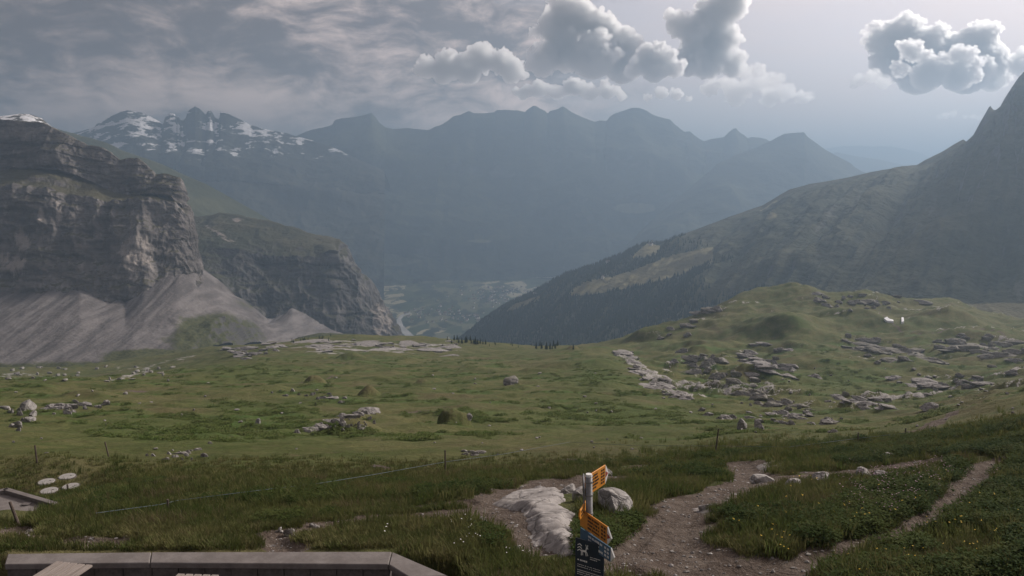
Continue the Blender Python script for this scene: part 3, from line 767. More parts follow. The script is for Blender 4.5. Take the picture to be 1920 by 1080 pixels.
# scree fan below it
M_scree = mat_scree()
def scree_attr(P, T):
    px, py = pix(P)
    gm = np.exp(-((px - 405) / 100) ** 2 - ((py - 634) / 46) ** 2) * 1.25
    gm = np.maximum(gm, sst(py, 640, 668) * sst(px, 120, 260))
    gm = np.maximum(gm, sst(py, 660, 690) * 0.8)
    gm = np.maximum(gm, 0.75 * np.exp(-((px - 470) / 40) ** 2 - ((py - 560) / 30) ** 2))
    gm = gm * (1 - 0.8 * sst(px + 30 * fbm3(P[..., 0] / 40, P[..., 1] / 40, P[..., 2] / 40, 3, 88), 470, 540) * (1 - sst(px, 600, 650)))
    return dict(green=gm)
def scree_disp(P, N, T, keep):
    x, y, z = P[..., 0], P[..., 1], P[..., 2]
    px, py = pix(P)
    gl = fbm3(x / 26, y / 160, z / 160, 4, 81, 0.5, True)
    bl = np.exp(-((px - 405) / 90) ** 2 - ((py - 630) / 40) ** 2)
    bm_ = fbm3(x / 30, y / 30, z / 60, 5, 82, 0.55, True)
    ln = fbm3(x / 9, y / 9, z / 9, 3, 83)
    gul = np.clip(fbm3(x / 17, y / 400, z / 400, 3, 84, 0.6, True) - 0.35, 0, 1) * sst(T, 1.2, 1.9)
    return N * ((1.3 * gl - 5 * gul + bl * 12 * bm_ + 0.8 * ln + 5 * bl)[..., None])
loft("scree_slope", [[(-500, 760, 560), (0, 705, 600), (120, 706, 610), (250, 690, 640), (330, 676, 680), (420, 655, 760), (480, 646, 860), (560, 650, 960), (640, 655, 1040), (800, 665, 1100)],
                     [(-500, 690, 640), (0, 656, 660), (120, 650, 670), (250, 636, 700), (330, 624, 740), (420, 612, 820), (480, 618, 900), (560, 636, 980), (640, 650, 1060), (800, 660, 1120)],
                     [(-500, 520, 830), (0, 528, 830), (100, 522, 830), (150, 518, 832), (185, 540, 830), (235, 552, 828), (270, 520, 838), (300, 505, 850), (335, 490, 865), (365, 492, 880), (400, 518, 920), (440, 548, 965), (480, 580, 1010), (500, 602, 1040), (522, 594, 1060), (548, 578, 1085), (575, 592, 1100), (610, 612, 1120), (660, 632, 1150), (720, 648, 1170), (800, 660, 1200)]],
     np.linspace(-500, 780, 420), [40, 90], M_scree, "grey scree fans spilling from the cliff foot into the hollow", "scree", scree_disp, (60, 40, 3), scree_attr)
# the lower buttress
M_butt = mat_cliff("buttress_rock", (0.045, 0.048, 0.028), (0.085, 0.078, 0.048), (0.075, 0.070, 0.067), (0.150, 0.138, 0.130), (0.23, 0.205, 0.185), 0.010, 0.62, 0.92, 5.0)
crestB = [(300, 430, 1420), (345, 415, 1420), (365, 407, 1420), (385, 405, 1420), (410, 402, 1420), (432, 405, 1415), (455, 409, 1410), (500, 416, 1400), (545, 427, 1390), (568, 436, 1385), (590, 444, 1380), (612, 447, 1378), (628, 452, 1375), (640, 466, 1370), (655, 492, 1365), (668, 512, 1362), (684, 520, 1360), (700, 540, 1358), (718, 562, 1356), (733, 588, 1354), (743, 612, 1352), (750, 640, 1350), (756, 660, 1348)]
midB = [(300, 500, 1240), (345, 470, 1240), (400, 470, 1245), (450, 475, 1250), (500, 482, 1255), (545, 487, 1262), (590, 486, 1270), (620, 478, 1280), (640, 488, 1290), (660, 515, 1295), (684, 538, 1298), (700, 552, 1300), (718, 574, 1304), (733, 598, 1308), (743, 620, 1312), (750, 645, 1316), (756, 664, 1320)]
footB = [(300, 600, 1080), (345, 570, 1090), (400, 590, 1110), (450, 620, 1130), (500, 650, 1150), (560, 655, 1170), (640, 660, 1190), (700, 660, 1200), (756, 668, 1220)]
loft("buttress", [footB, midB, crestB], np.linspace(300, 756, 340), [110, 50], M_butt, "dark lower rock buttress dropping towards the valley", "cliff", cliffy(13.0, 46.0, 23, 2.4, 19.0, 0.55), (160, 260, 8, -120), scar_attr)
# grassy hump under the buttress along the rim
loft("hill", [[(500, 680, 760), (800, 690, 760)], [(520, 652, 820), (560, 632, 830), (600, 624, 840), (660, 626, 850), (720, 630, 860), (760, 638, 860), (790, 650, 860)]], np.linspace(520, 790, 120), [24],
     M_scree, "dark grassed hump below the buttress on the rim", "hill", rough(0, 1.5, 40, 4, 91), (60, 30, 4), lambda P, T: dict(green=np.full(T.shape, 1.0)))
# the big shaded mountain on the right
M_right = mat_right()
crestR = [(820, 668, 3700), (870, 632, 3650), (910, 600, 3600), (950, 572, 3550), (1000, 547, 3480), (1060, 513, 3400), (1110, 498, 3350), (1140, 486, 3320), (1165, 478, 3300), (1190, 463, 3280), (1215, 453, 3260), (1240, 456, 3240), (1270, 443, 3210), (1330, 421, 3150), (1370, 406, 3100), (1405, 393, 3060), (1430, 385, 3040), (1480, 356, 2980), (1520, 345, 2930), (1580, 335, 2860), (1640, 322, 2780), (1690, 313, 2700), (1720, 310, 2660), (1735, 300, 2640), (1765, 285, 2600), (1790, 270, 2560), (1806, 262, 2540), (1812, 266, 2530), (1830, 250, 2510), (1842, 228, 2490), (1851, 208, 2475), (1856, 197, 2470), (1862, 206, 2462), (1868, 206, 2455), (1880, 196, 2440), (1893, 184, 2425), (1897, 165, 2420), (1910, 145, 2405), (1920, 135, 2390), (2000, 60, 2300), (2150, -40, 2150), (2500, -120, 1900)]
midR = [(820, 690, 3400), (870, 660, 3300), (950, 615, 3100), (1060, 565, 2850), (1165, 535, 2600), (1240, 512, 2450), (1330, 485, 2280), (1430, 455, 2120), (1520, 425, 2000), (1580, 405, 1950), (1640, 385, 1930), (1700, 362, 1920), (1760, 335, 1900), (1820, 305, 1880), (1880, 268, 1860), (1920, 240, 1850), (2000, 150, 1800), (2150, 60, 1700), (2500, -20, 1500)]
lowR = [(820, 720, 3000), (950, 690, 2500), (1060, 660, 2150), (1165, 640, 1850), (1330, 600, 1480), (1430, 570, 1300), (1520, 540, 1180), (1600, 520, 1120), (1700, 500, 1060), (1800, 480, 1020), (1920, 450, 980), (2150, 400, 920), (2500, 340, 850)]
footR = [(820, 760, 2500), (950, 740, 1900), (1060, 730, 1500), (1165, 710, 1250), (1330, 680, 980), (1430, 640, 860), (1520, 610, 800), (1700, 595, 740), (1800, 592, 720), (1920, 612, 690), (2150, 610, 650), (2500, 600, 620)]
def right_disp(P, N, T, keep):
    x, y, z = P[..., 0], P[..., 1], P[..., 2]
    d = (x - 0.75 * y) ; e = (x * 0.75 + y)
    sp = fbm3(d / 95, e / 520, z / 1200, 5, 101, 0.5, True)
    kn = fbm3(x / 60, y / 60, z / 60, 5, 102, 0.55, True)
    w = keep * sst(T, 0.02, 0.5)
    sp2 = fbm3(d / 32, e / 240, z / 520, 4, 103, 0.55, True)
    return N * ((26 * sp * w + 9 * sp2 * w + (6 * kn) * (0.25 + 0.75 * keep))[..., None])
CLEAR = [[(1066, 550), (1095, 528), (1150, 518), (1190, 505), (1262, 478), (1338, 462), (1335, 492), (1270, 518), (1180, 540), (1110, 552), (1075, 556)], [(945, 588), (960, 572), (1015, 553), (1010, 562), (965, 580)], [(1185, 480), (1215, 455), (1240, 462), (1230, 478), (1190, 486)]]
def inpoly(px, py, poly):
    c = np.zeros(np.shape(px), bool); n = len(poly)
    for i in range(n):
        x1, y1 = poly[i]; x2, y2 = poly[(i + 1) % n]
        cond = ((y1 > py) != (y2 > py))
        c ^= cond & (px < (x2 - x1) * (py - y1) / ((y2 - y1) if y2 != y1 else 1e-9) + x1)
    return c
def right_attr(P, T):
    px, py = pix(P)
    m = np.zeros(T.shape)
    for c in CLEAR: m = np.maximum(m, inpoly(px, py, c) * 1.0)
    m = np.maximum(m, 0.7 * sst(fbm3(P[..., 0] / 130, P[..., 1] / 130, P[..., 2] / 60, 4, 104), 0.2, 0.45) * sst(px, 1150, 1350) * (1 - sst(px, 1500, 1620)))
    m = np.maximum(m, sst(py, 555, 580) * sst(px, 1560, 1700) * 0.9)
    return dict(meadow=m)
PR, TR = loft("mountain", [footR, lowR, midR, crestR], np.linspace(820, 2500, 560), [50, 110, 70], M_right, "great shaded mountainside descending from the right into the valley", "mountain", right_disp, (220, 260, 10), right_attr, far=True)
# valley behind: sunlit shoulder, snowy peaks, the main chain, its front spur, far ridges
M_should = mat_far("green_shoulder", 0.25, 0.5, (0.055, 0.060, 0.030), (0.095, 0.095, 0.048), (0.08, 0.075, 0.07), (0.13, 0.12, 0.115), 0.006, None, 8.0)
loft("mountain", [[(100, 600, 2600), (800, 640, 3600)], [(100, 240, 4300), (200, 268, 4300), (230, 282, 4300), (300, 306, 4350), (340, 325, 4400), (400, 352, 4450), (450, 380, 4500), (520, 420, 4600), (580, 462, 4700), (630, 510, 4800), (680, 590, 4900), (720, 660, 5000), (800, 760, 5000)]], np.linspace(100, 800, 220), [110],
     M_should, "pale green mountain shoulder sloping down behind the cliff", "mountain", rough(0, 52, 360, 6, 111), (360, 300), far=True)
M_peaks = mat_far("snowy_peaks_rock", 0.30, 0.66, (0.040, 0.042, 0.034), (0.065, 0.063, 0.048), (0.040, 0.040, 0.042), (0.080, 0.078, 0.078), 0.0034, (0.80, 0.80, 0.82), 28.0, (-40, 210))
peaks = [(60, 262), (100, 256), (130, 251), (155, 245), (178, 238), (180, 233), (192, 228), (200, 222), (212, 216), (225, 210), (240, 207), (250, 209), (265, 211), (280, 218), (295, 226), (306, 233), (309, 221), (312, 217), (319, 212), (327, 213), (332, 221), (335, 218), (338, 225), (344, 226), (349, 220), (352, 209), (358, 204), (366, 199), (374, 203), (382, 211), (386, 215), (389, 208), (394, 206), (399, 212), (403, 221), (411, 224), (413, 210), (424, 211), (436, 217), (455, 226), (470, 234), (490, 240), (510, 245), (535, 249), (560, 256), (620, 275), (720, 320)]
loft("mountain", [[(60, 560, 5600), (720, 560, 6200)], [(60, 330, 7600), (720, 380, 8300)], [(a, b, 9000) for a, b in peaks]], np.linspace(60, 720, 480), [70, 90],
     M_peaks, "jagged dark peaks with snow patches at the left skyline", "mountain", rough(0, 70, 450, 6, 121), (560, 380), far=True)
M_chain = mat_far("hazy_chain", 0.35, 0.6, (0.016, 0.020, 0.012), (0.070, 0.074, 0.040), (0.040, 0.040, 0.040), (0.130, 0.125, 0.12), 0.0034, None, 25.0, None, (0.13, 0.125, 0.07))
chain = [(300, 400), (420, 340), (480, 300), (520, 272), (545, 258), (558, 254), (575, 246), (590, 242), (610, 238), (622, 235), (628, 225), (640, 222), (660, 220), (678, 217), (690, 213), (696, 211), (703, 218), (712, 231), (722, 239), (738, 242), (762, 240), (785, 242), (803, 244), (815, 238), (830, 233), (840, 226), (850, 218), (864, 215), (872, 211), (879, 208), (888, 212), (910, 212), (928, 210), (931, 206), (950, 206), (970, 207), (984, 210), (992, 203), (1000, 198), (1006, 199), (1013, 204), (1022, 208), (1027, 213), (1031, 208), (1045, 205), (1056, 199), (1066, 206), (1078, 213), (1090, 219), (1104, 225), (1116, 229), (1125, 226), (1138, 227), (1143, 219), (1152, 213), (1166, 208), (1185, 202), (1198, 202), (1212, 207), (1222, 214), (1235, 219), (1257, 224), (1265, 233), (1275, 241), (1283, 247), (1294, 246), (1302, 254), (1312, 261), (1320, 265), (1332, 261), (1345, 259), (1358, 257), (1366, 249), (1374, 242), (1380, 240), (1386, 248), (1395, 253), (1402, 259), (1408, 257), (1425, 258), (1437, 261), (1443, 265), (1452, 263), (1480, 272), (1560, 312), (1650, 345), (1760, 380)]
def chain_attr(P, T):
    px, py = pix(P)
    m = np.zeros(T.shape)
    for (kx, ky, kw, kh) in ((725, 490, 60, 9), (900, 452, 24, 3), (1190, 390, 40, 10), (690, 480, 60, 6), (840, 530, 60, 4)):
        m = np.maximum(m, np.exp(-((px - kx) / kw) ** 2 - ((py - ky) / kh) ** 2) * 1.3)
    return dict(meadow=m)
loft("mountain", [[(300, 660, 5200), (560, 575, 6600), (640, 560, 7100), (690, 546, 7450), (730, 556, 7300), (775, 536, 7700), (815, 545, 7550), (850, 531, 7800), (890, 541, 7650), (930, 526, 7950), (965, 534, 7850), (1000, 520, 8050), (1760, 560, 7000)], [(300, 560, 6800), (640, 500, 8100), (760, 490, 8300), (1000, 470, 8500), (1760, 480, 8300)], [(300, 480, 8500), (640, 370, 9300), (1000, 350, 9600), (1300, 360, 9400), (1760, 420, 9000)], [(a, b, 11200) for a, b in chain]],
     np.linspace(300, 1760, 620), [36, 60, 70], M_chain, "hazy blue main mountain chain across the valley", "mountain", rough(0, 85, 540, 6, 131), (900, 560), chain_attr, far=True)
loft("mountain", [[(1080, 600, 5200), (1700, 620, 5400)], [(1080, 560, 6200), (1150, 520, 6600), (1220, 480, 6900), (1330, 430, 7200), (1700, 470, 7000)], [(1080, 545, 7300), (1130, 500, 7600), (1180, 455, 7900), (1230, 405, 8200), (1270, 372, 8450), (1310, 338, 8700), (1345, 308, 8900), (1380, 290, 9100), (1420, 276, 9300), (1445, 264, 9400), (1456, 258, 9450), (1470, 251, 9500), (1490, 249, 9500), (1503, 248, 9500), (1507, 247, 9500), (1514, 256, 9500), (1530, 268, 9480), (1550, 282, 9450), (1575, 296, 9400), (1595, 306, 9350), (1604, 314, 9320), (1616, 321, 9300), (1700, 350, 9200)]],
     np.linspace(1080, 1700, 320), [50, 70], M_chain, "darker spur with a flat pointed top at the right end of the chain", "mountain", rough(0, 54, 420, 6, 141), (720, 500), lambda P, T: dict(meadow=np.zeros(T.shape)), far=True)
for (lst, Yd, lab) in (([(1480, 330), (1540, 300), (1556, 290), (1568, 285), (1580, 288), (1600, 292), (1625, 296), (1650, 299), (1665, 303), (1690, 308), (1720, 318), (1800, 340)], 17000, "faint blue ridge low in the gap at right"),
                       ([(1440, 310), (1520, 284), (1550, 278), (1580, 274), (1610, 273), (1640, 275), (1670, 274), (1700, 280), (1725, 286), (1740, 293), (1760, 300), (1900, 330)], 26000, "faintest far ridge on the horizon gap at right")):
    a = np.array(lst, float)
    loft("mountain", [[(a[0, 0], 420, Yd * 0.8), (a[-1, 0], 430, Yd * 0.8)], [(x, y, Yd) for x, y in lst]], np.linspace(a[0, 0], a[-1, 0], 180), [40], M_chain, lab, "mountain", rough(0, Yd * 0.0035, Yd * 0.035, 4, 151), (Yd * 0.06, 400), lambda P, T: dict(meadow=np.zeros(T.shape)), far=True)

# ------------------------------------------------------------------ valley floor to the horizon
VZ = -450.0
def mat_valley():
    m, g = mat("valley_fields")
    P = g.pos()
    cell = S(g, g.n('ShaderNodeTexVoronoi').outputs['Color'])
    vn = cell.k.node; vn.inputs['Scale'].default_value = 0.016
    g.put(vn.inputs['Vector'], g.vm('MULTIPLY', g.vm('ADD', P, g.vm('MULTIPLY', g.noise(P, 0.006, 3, 0.5, out=1), (110, 110, 0))), (1, 0.55, 1)))
    r, gg, b = g.xyz(cell)
    n = g.noise(g.vm('MULTIPLY', P, (1, 0.45, 1)), 0.016, 6, 0.65)
    c = g.mix(g.ss(r, 0.2, 0.8), (0.042, 0.060, 0.024), (0.130, 0.128, 0.066))
    c = g.mix(g.ss(gg, 0.74, 0.8), c, (0.34, 0.30, 0.20))
    c = g.mix(g.ss(n, 0.50, 0.56), c, (0.020, 0.028, 0.013))
    g.surf(c, 0.95, None, 0.05)
    return m
xs = np.concatenate([np.linspace(-7500, -2500, 14, endpoint=False), np.linspace(-2500, 2500, 160), np.linspace(2500, 7500, 15)[1:]])
ys = np.concatenate([np.linspace(-1200, 1300, 8, endpoint=False), np.linspace(1300, 3800, 150, endpoint=False), np.linspace(3800, 11500, 20)])
gx, gy = np.meshgrid(xs, ys)
def valley_z(x, y): return VZ + 6 * fbm2(x / 350, y / 350, 3, 201) + sst(y, 2000, 3400) * 28
tag(link("valley_floor", mesh_np("valley_floor", np.stack([gx, gy, valley_z(gx, gy)], -1).reshape(-1, 3), grid_faces(*gx.shape), True), mat_valley()), "flat green valley floor with fields far below", "valley", kind="structure")

# ------------------------------------------------------------------ haze: the air of the whole valley
def build_haze():
    me = MB().box((0, 0, 0), (16000, 13500, 920))
    o = me.build("haze", None)
    o.location = (0, 5300, 450 - 460)
    m = bpy.data.materials.new("valley_haze"); m.use_nodes = True
    t = m.node_tree; t.nodes.clear()
    v = t.nodes.new('ShaderNodeVolumePrincipled')
    v.inputs['Color'].default_value = (0.31, 0.42, 0.55, 1)
    v.inputs['Density'].default_value = HAZE_DENSITY
    v.inputs['Anisotropy'].default_value = 0.42
    out = t.nodes.new('ShaderNodeOutputMaterial')
    t.links.new(v.outputs[0], out.inputs['Volume'])
    o.data.materials.append(m)
    tag(o, "pale blue haze filling the whole valley air", "haze", kind="stuff")
build_haze()

# ------------------------------------------------------------------ cumulus clouds: real bodies of scattering droplets, far behind and above the haze
def mat_cloud(name, dens, g_, col):
    m = bpy.data.materials.new(name); m.use_nodes = True
    t = m.node_tree; t.nodes.clear()
    v = t.nodes.new('ShaderNodeVolumeScatter')
    v.inputs['Color'].default_value = (*col, 1); v.inputs['Density'].default_value = dens; v.inputs['Anisotropy'].default_value = g_
    o = t.nodes.new('ShaderNodeOutputMaterial'); t.links.new(v.outputs[0], o.inputs['Volume'])
    return m
M_cloud = mat_cloud("cloud_droplets", 1 / 75.0, 0.74, (0.995, 0.997, 1.0))
_ico = {}
def ico(sub):
    if sub not in _ico:
        bm = bmesh.new(); bmesh.ops.create_icosphere(bm, subdivisions=sub, radius=1.0)
        _ico[sub] = (np.array([v.co[:] for v in bm.verts]), np.array([[v.index for v in f.verts] for f in bm.faces])); bm.free()
    return _ico[sub]
def cloud(puffs, Y, label, base_py, seed, m=M_cloud, thick=0.8, vox=None, fl=1.0):
    """puffs: (column, row, radius in pixels); grown into a cauliflower by smaller puffs on their upper sides"""
    rg = np.random.default_rng(seed)
    sc_ = Y / FPX * 1.02
    base = W(1200, base_py, Y)[2]
    balls = []
    def grow(c, R, d0, lev):
        n, lo, hi = ((int(20 * fl), .18, .46), (6, .30, .55), (4, .40, .65))[lev]
        for k in range(n):
            d = rg.normal(size=3) + d0 * (0, .9, .8)[lev]; d /= np.linalg.norm(d)
            if d[2] < (-0.3, -0.5, -0.7)[lev]: continue
            R2 = R * rg.uniform(lo, hi)
            if R2 < 1.6 * sc_: continue
            c2 = c + d * np.array([1.12, thick, 0.95]) * R * rg.uniform(.85, 1.12)
            balls.append((c2, R2))
            if lev < 2: grow(c2, R2, d, lev + 1)
    for (px, py, r) in puffs:
        c = W(px, py, Y) + np.array([0, rg.uniform(-.5, .5) * r * sc_, 0]); R = r * sc_
        balls.append((c, R * 0.78)); grow(c, R * 0.78, np.zeros(3), 0)
    V, F, n = [], [], 0
    for c, R in balls:
        v, f = ico(1 if R < 5 * sc_ else 2 if R < 14 * sc_ else 3)
        V.append(v * R + c); F.append(f + n); n += len(v)
    V = np.concatenate(V); F = np.concatenate(F)
    V[:, 2] = np.maximum(V[:, 2], base + (V[:, 2] - base) * 0.06)
    cen = np.array([V[:, 0].mean(), Y, base])
    me = mesh_np("cumulus_cloud", V - cen, F)
    o = link("cumulus_cloud", me)
    md = o.modifiers.new("union", 'REMESH'); md.mode = 'VOXEL'; md.voxel_size = vox or 1.3 * sc_
    dg = bpy.context.evaluated_depsgraph_get(); dg.update()
    me2 = bpy.data.meshes.new_from_object(o.evaluated_get(dg))
    o.modifiers.clear()
    o.data = me2; me2.name = "cumulus_cloud"
    nv = len(me2.vertices)
    co = np.empty(nv * 3, np.float32); me2.vertices.foreach_get("co", co); co = co.reshape(-1, 3).astype(float)
    no = np.empty(nv * 3, np.float32); me2.vertices.foreach_get("normal", no); no = no.reshape(-1, 3)
    k = 11 * sc_
    d = 1 - 2 * np.abs(fbm3(co[:, 0] / k, co[:, 1] / k, co[:, 2] / k, 3, seed, 0.6))
    k2 = 4.2 * sc_
    d = d + 0.55 * (1 - 2 * np.abs(fbm3(co[:, 0] / k2, co[:, 1] / k2, co[:, 2] / k2, 3, seed + 3, 0.6)) - 0.5)
    up = sst(co[:, 2], 6 * sc_, 25 * sc_)
    co = co + no * ((d - 0.55) * 11.0 * sc_ * (0.25 + 0.75 * up))[:, None]
    me2.vertices.foreach_set("co", co.astype(np.float32).ravel()); me2.update()
    md = o.modifiers.new("union", 'REMESH'); md.mode = 'VOXEL'; md.voxel_size = vox or 1.05 * sc_     # heals folds left by the billowing
    dg = bpy.context.evaluated_depsgraph_get(); dg.update()
    me2 = bpy.data.meshes.new_from_object(o.evaluated_get(dg)); o.modifiers.clear(); o.data = me2; me2.name = "cumulus_cloud"
    me2.materials.clear(); me2.materials.append(m)
    o.location = cen
    tag(o, label, "cloud", "cumulus clouds")
    return o
M_cloud_dense = mat_cloud("dense_cloud_droplets", 1 / 40.0, 0.72, (0.99, 0.995, 1.0))
M_cloud_thin = mat_cloud("thin_cloud_droplets", 1 / 220.0, 0.72, (0.995, 0.997, 1.0))
# upper right: the dark backed cumulus, a lower lit row in front of it, ragged scraps at its left foot
cloud([(1690, 62, 34), (1652, 78, 30), (1725, 92, 42), (1768, 100, 36), (1668, 112, 36), (1838, 78, 34), (1850, 115, 40), (1800, 140, 46), (1720, 140, 46), (1868, 150, 24)], 27000, "dark backed cumulus tower with bright rims at the upper right", 184, 11)
cloud([(1702, 90, 16), (1716, 98, 18), (1740, 112, 15), (1764, 116, 13), (1790, 106, 16), (1814, 100, 12), (1832, 116, 11), (1738, 142, 32), (1796, 144, 32), (1690, 130, 14)], 17000, "lower cumulus bank in front of the upper right tower", 178, 12, M_cloud_dense, fl=0.8)
cloud([(1612, 152, 13), (1636, 142, 15), (1655, 156, 15), (1600, 160, 8)], 24000, "ragged bright scrap of cloud at the foot of the right tower", 170, 13, M_cloud_thin, fl=0.6)
cloud([(1912, 128, 14), (1935, 110, 22), (1960, 125, 26)], 25000, "bright cloud edge behind the right hand peak", 160, 14, fl=0.6)
# middle: two towers and their shoulders
cloud([(1300, 62, 34), (1275, 48, 26), (1340, 30, 36), (1372, 12, 30), (1352, 70, 34), (1330, 110, 42), (1375, 125, 24), (1290, 115, 30)], 28000, "leaning cumulus tower right of the middle", 160, 22)
cloud([(1198, 118, 14), (1214, 104, 18), (1236, 92, 17), (1254, 104, 14), (1226, 132, 28), (1264, 128, 20), (1186, 134, 16)], 19000, "low cumulus bank between the two middle towers", 160, 23, M_cloud_dense, fl=0.8)
cloud([(1400, 138, 14), (1420, 132, 12), (1438, 146, 12), (1460, 152, 12)], 25000, "thin bright cloud fringe right of the leaning tower", 166, 24, M_cloud_thin, fl=0.7)
cloud([(1040, 48, 34), (1062, 18, 32), (1098, 36, 36), (1140, 64, 36), (1172, 86, 32), (1058, 92, 40), (1110, 112, 46), (1170, 122, 40), (1018, 122, 26)], 26500, "broad cumulus tower above the middle of the chain", 158, 21)
# the lower row along the skyline
cloud([(800, 128, 20), (835, 118, 22), (868, 120, 20), (905, 112, 26), (940, 118, 24), (880, 138, 26), (830, 140, 22), (960, 140, 22)], 31000, "wide cumulus bank left of the middle towers", 156, 31)
cloud([(980, 176, 14), (1010, 168, 16), (1045, 174, 16), (1075, 165, 18), (1105, 176, 16), (1140, 172, 16), (1165, 182, 10)], 34000, "long low cumulus row right above the chain", 194, 32)
cloud([(1215, 184, 9), (1240, 176, 12), (1268, 180, 11), (1290, 186, 7)], 34500, "small cumulus above the rounded summit", 193, 33)
cloud([(1330, 166, 16), (1365, 160, 18), (1400, 168, 18), (1432, 160, 16), (1465, 176, 16), (1500, 184, 14), (1380, 186, 18), (1440, 190, 16)], 37000, "faint hazy cloud bank right of the middle", 208, 34, M_cloud_thin)
cloud([(1762, 220, 6), (1774, 218, 7), (1788, 214, 8), (1812, 219, 6), (1834, 221, 6), (1822, 220, 6)], 37000, "tiny cloud line low over the gap at right", 226, 37, M_cloud_thin, fl=0.7, vox=30)

# ------------------------------------------------------------------ rocks
def rock_mesh(name, seed, sub=3, flat=1.0, cuts=9, slab=False, rgh=0.16):
    rg = np.random.default_rng(seed)
    v, f = ico(sub); v = v.copy()
    for k in range(cuts):
        d = rg.normal(size=3); d /= np.linalg.norm(d)
        h = rg.uniform(0.48, 0.86)
        s = v @ d
        v -= np.outer(np.maximum(s - h, 0), d)
    if slab:                                    # bedded limestone: steps along the bedding
        z = v[:, 2] + 0.25 * v[:, 0]; st = np.round(z * 3.2) / 3.2
        v[:, 2] = z * 0.25 + st * 0.75 - 0.25 * v[:, 0]
        v[:, :2] *= (1 + 0.22 * np.sin(st * 17 + seed))[:, None]
    if slab:                                    # no overhang: the foot spreads into the turf
        lowz = np.clip(0.25 - v[:, 2], 0, 1); v[:, :2] *= (1 + 0.35 * lowz)[:, None]
    n = fbm3(v[:, 0] * 1.6 + seed, v[:, 1] * 1.6, v[:, 2] * 2.2, 4, seed, 0.55, True)
    v *= (1 + rgh * n)[:, None]
    v[:, 2] *= flat
    return mesh_np(name, v, f, False)
ROCKS = [rock_mesh("rock", 300 + i, 3, 1.0, 9) for i in range(6)]
RIBS = [rock_mesh("limestone_rib", 330 + i, 3, 1.0, 6, True, 0.22) for i in range(7)]
SMALL = [rock_mesh("stone", 360 + i, 2, 0.8, 7) for i in range(5)]
def with_mat(meshes, m):
    out = []
    for a in meshes:
        b = a.copy(); b.materials.clear(); b.materials.append(m); out.append(b)
    return out
ROCKS_L, RIBS_L, SMALL_L, ROCKS_G, RIBS_G, SMALL_G = with_mat(ROCKS, M_rock), with_mat(RIBS, M_rock), with_mat(SMALL, M_rock), with_mat(ROCKS, M_rockg), with_mat(RIBS, M_rockg), with_mat(SMALL, M_rockg)
rr = random.Random(5)
def put_rock(name, me, px, py, wpx, hpx, label, cat="rock", group=None, depth=None, rz=None, sink=0.3, tilt=0.12):
    """a rock whose foot stands at a ground pixel; width and height as seen"""
    c = hit(px, py); s = math.hypot(c[0], c[1], ) / FPX * 1.06
    o = bpy.data.objects.new(name, me); COL.objects.link(o)
    w, h = wpx * s, hpx * s
    dp = w * 0.7 if depth is None else depth
    o.scale = (w * 0.55, dp * 0.55, h * 0.72)
    o.rotation_euler = (rr.uniform(-tilt, tilt), rr.uniform(-tilt, tilt), rr.uniform(0, 6.28) if rz is None else rz)
    zc = float(gz(c[0], c[1] + dp * 0.3))
    o.location = (c[0], c[1] + dp * 0.3, zc + h * (0.72 - sink) * 0.55)
    tag(o, label, cat, group)
    return o
# singled-out rocks
for (px, py, w, h, k, lab) in (
    (1152, 966, 92, 46, 0, "large grey boulder right behind the yellow signpost"),
    (900, 985, 34, 14, 1, "flat grey stone at the left edge of the trodden slab"),
    (541, 1006, 22, 16, 2, "white angular stone on the bare strip above the wall"),
    (524, 998, 10, 9, 3, "small white stone left of the angular one above the wall"),
    (586, 990, 17, 8, 4, "flat pale stone right of the angular one above the wall"),
    (112, 992, 10, 6, 5, "little white stone in the grass beside the concrete tank"),
    (1085, 940, 30, 22, 3, "wedge shaped stone between slab and boulder"),
    (1068, 925, 34, 18, 4, "rounded stone right behind the trodden slab"),
    (1140, 892, 26, 12, 5, "low stone on the turf behind the sign tips"),
    (50, 770, 24, 18, 0, "round pale boulder among the left meadow rocks"),
    (60, 782, 14, 10, 2, "pale boulder right below the round left one"),
    (52, 792, 18, 9, 4, "squat boulder under the left boulder pile"),
    (483, 795, 12, 10, 1, "lone white boulder standing in the lush hollow"),
    (852, 803, 0, 0, 1, ""),
    (960, 721, 40, 16, 0, "dark lichened boulder on the middle of the meadow"),
    (880, 790, 16, 10, 5, "white rock end sticking out of the grassy knoll"),
    (1393, 805, 20, 22, 2, "upright fluted rock fin at the near foot of the crags"),
    (1425, 806, 26, 20, 4, "leaning rock fin right of the upright one at the crags"),
    (1750, 768, 34, 12, 1, "white topped rock at the right end of the crag meadow"),
    (1445, 962, 40, 10, 3, "pale tilted stone lying beside the bend of the footpath"),
    (1330, 958, 34, 14, 4, "worn stone step in the middle of the footpath"),
    (1435, 905, 44, 14, 0, "grey outcrop stone beside the upper path branch"),
    (1490, 912, 36, 14, 1, "grey stone in the bank of the upper path"),
    (1545, 905, 44, 14, 2, "blocky stone along the path right of the bank"),
    (1622, 895, 34, 16, 5, "upright grey stone on the far stretch of path"),
    (1655, 898, 26, 14, 3, "rounded grey stone at the far path edge"),
    (1668, 862, 34, 10, 1, "flat stone above the far stretch of path"),
    ):
    if w: put_rock("boulder", (ROCKS_G if lab.startswith("dark") else ROCKS_L)[k], px, py, w, h, lab, "boulder")
